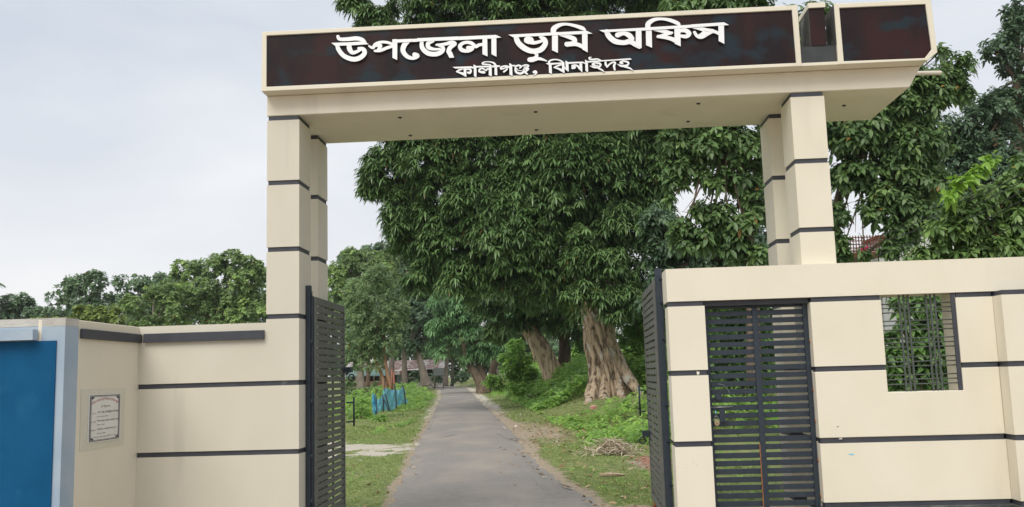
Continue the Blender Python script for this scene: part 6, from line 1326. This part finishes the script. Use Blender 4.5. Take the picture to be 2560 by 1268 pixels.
box('pale_wall', M['cap_grey'], (-11.27, 72, 1.445)[0], (-8.004, 72, 1.353)[0], 72.40, 72.48, zbot - 0.3, zfas - 0.2, sh)
box('low_wall', M['brick_wall'], (-15.87, 70, 1.083)[0], (-12.56, 70, 0.99)[0], 70.0, 70.2, (-14.2, 70, 0.435)[2] - 0.3, (-14.19, 70, 1.236)[2], sh)
for xq in np.linspace((-15.87, 70, 1.083)[0] + .1, (-12.56, 70, 0.99)[0] - .1, 7):
    box('post', M['bark_dark'], xq - .05, xq + .05, 70.05, 70.15, (-14.19, 70, 1.236)[2] + .002, (-14.19, 70, 2.04)[2] + .1, sh)
aw = thing('awning', 'green sheet awning in front of the orange walled shed', 'awning', (*(-13.49, 66, 1.06)[:2], 0.2))
prA = [(-15.08, 66, 1.74), (-13.92, 68, 2.29), (-12.16, 67, 1.976), (-11.84, 66, 1.648)]
bm = bmesh.new()
fr = [(-14.9, 65, 1.706), (-13.27, 65, 1.722), (-11.58, 65, 1.674)]; bk_ = [(-15.15, 69, 2.232), (-14.14, 69, 2.335), (-12.55, 69, 2.157)]
lo_ = [Vector(p) - Vector((0, 0, .05)) for p in fr]; lb_ = [Vector(p) - Vector((0, 0, .05)) for p in bk_]
va = [bm.verts.new(p) for p in fr]; vb = [bm.verts.new(p) for p in bk_]; vc = [bm.verts.new(p) for p in lo_]; vd = [bm.verts.new(p) for p in lb_]
for i in range(2):
    bm.faces.new((va[i], va[i + 1], vb[i + 1], vb[i])); bm.faces.new((vc[i], vd[i], vd[i + 1], vc[i + 1])); bm.faces.new((va[i], vc[i], vc[i + 1], va[i + 1]))
fin(bm, 'sheet', M['green_sheet'], aw)
for p in (fr[0], fr[1], fr[2]):
    tube('post', M['bark_dark'], [(p[0] + .1, p[1] + .1, p[2] - .06, .05), (p[0] + .1, p[1] + .1, p[2] - 2.2, .05)], aw, 6)
bd = thing('notice_board', 'plain grey board on posts by the far end of the road', 'board', (*(-7.07, 62, 0.923)[:2], 0.5))
box('panel', M['metal_grey'], (-7.454, 62, 1.532)[0], (-6.664, 62, 1.51)[0], 62.0, 62.06, (-7.058, 62, 1.551)[2], (-7.048, 62, 2.12)[2], bd)
for px in ((-7.399, 62, 1.232), (-6.731, 62, 1.213)):
    tube('post', M['bark_grey'], [(px[0], 62.03, (-7.058, 62, 1.551)[2], .04), (px[0], 62.03, 0.4, .04)], bd, 6)

# ------------------------------------------------------------------ house on the right behind the trees
Yh = 17
hs = thing('white_house', 'white house with red balcony grille glimpsed through the trees at right', 'house', (*(11.18, 17, 1.532)[:2], 0.2))
xl, xr_ = (11.17, 17, 4.744)[0], (12.59, 17, 4.691)[0]
zt_ = (11.89, 17, 5.153)[2]
box('wall', M['white_wall'], xl, xr_ + 2.0, Yh, Yh + 6, -0.3, (11.44, 17, 4.777)[2], hs)
box('concrete_column', M['cap_grey'], (11.89, 17, 4.934)[0], (12.27, 17, 4.92)[0], Yh - .1, Yh + .4, (11.44, 17, 4.777)[2] + .01, zt_ + .2, hs)
box('roof_slab', M['red_grille'], xl - .1, xl + .9, Yh - .2, Yh + 1, (11.44, 17, 4.777)[2] + .002, (11.44, 17, 4.842)[2], hs)
for zc_ in ((11.34, 17, 2.245)[2], (11.31, 17, 1.865)[2]):
    box('brown_band', M['red_grille'], xl, xr_ + 2.0, Yh - .03, Yh - .002, zc_ - .04, zc_ + .04, hs)
box('yellow_band', M['yellow'], xl, xr_ + 2.0, Yh - .05, Yh - .002, (11.31, 17, 1.897)[2] - .24, (11.31, 17, 1.897)[2] - .18, hs)
for k in range(2):
    wx = xl + .5 + k * 1.2
    w_ = box('window', M['cap_grey'], wx, wx + .7, Yh - .04, Yh - .001, 3.0, 3.9, hs)
    box('pane', M['glass'], wx + .06, wx + .64, Yh - .05, Yh - .041, 3.06, 3.84, w_)
(gx0, _, gz0), (gx1, _, gz1) = (10.2, 16.5, 4.345), (11.01, 16.5, 4.806)
bal = box('balcony_slab', M['red_grille'], gx0 - .3, gx1, 16.4, 17.6, gz0 - .12, gz0, hs)
for k in range(12):
    xx = gx0 + (gx1 - gx0) * k / 11
    box('grille_bar', M['red_grille'], xx - .012, xx + .012, 16.45, 16.47, gz0 + .001, gz1, bal)
for k in range(5):
    zz = gz0 + (gz1 - gz0) * (k + .5) / 5
    box('grille_rail', M['red_grille'], gx0, gx1, 16.471, 16.485, zz - .012, zz + .012, bal)
cl = thing('hanging_cloth', 'bright pink cloth hanging on the red balcony grille', 'cloth', (10.59, 16.3, 4.4))
bm = bmesh.new()
(c0x, _, c0z), (c1x, _, c1z) = (10.49, 16.3, 4.309), (10.69, 16.3, 4.492)
g_ = [[bm.verts.new((c0x + (c1x - c0x) * i / 8, 16.35 + .03 * math.sin(i * 1.7) * (1 - k / 5), c0z + (c1z - c0z) * k / 5 + .02 * math.sin(i))) for i in range(9)] for k in range(6)]
for k in range(5):
    for i in range(8):
        bm.faces.new((g_[k][i], g_[k][i + 1], g_[k + 1][i + 1], g_[k + 1][i]))
fin(bm, 'drape', M['pink'], cl, smooth=True)

# overhead cables
for i, (a, b, lab) in enumerate((((7.484, 6, 3.349), (8.71, 2.5, 3.906), 'topmost black cable running up to the right'), ((7.537, 6, 3.261), (8.7, 2.5, 3.812), 'second black cable from the top at right'),
                            ((7.461, 6, 3.055), (8.689, 2.5, 3.709), 'third black cable from the top at right'), ((7.695, 6, 2.997), (8.68, 2.5, 3.625), 'fourth black cable from the top at right'),
                            ((8.226, 6, 2.966), (8.653, 2.5, 3.364), 'lowest black cable running up to the right'))):
    A_, B_ = Vector(a), Vector(b)
    pts = []
    for k in range(15):
        t = k / 14
        p = A_.lerp(B_, t); p.z -= 0.10 * 4 * t * (1 - t)
        pts.append((*p, 0.0065))
    o = tube('cable', M['cable'], pts, None, 5)
    tag(o, lab, 'cable', 'overhead cables at the right')

# ------------------------------------------------------------------ light haze over the far trees
hm = bpy.data.materials.new('thin_air')
hm.use_nodes = True
ht = hm.node_tree
ht.nodes.remove(ht.nodes['Principled BSDF'])
pv = ht.nodes.new('ShaderNodeVolumePrincipled')
pv.inputs['Color'].default_value = (0.93, 0.96, 1.0, 1)
pv.inputs['Density'].default_value = 0.00035
pv.inputs['Anisotropy'].default_value = 0.2
ht.links.new(pv.outputs['Volume'], ht.nodes['Material Output'].inputs['Volume'])
hz = box('haze', hm, -70, 70, -20, 130, -4.5, 26)
hz['kind'] = 'stuff'
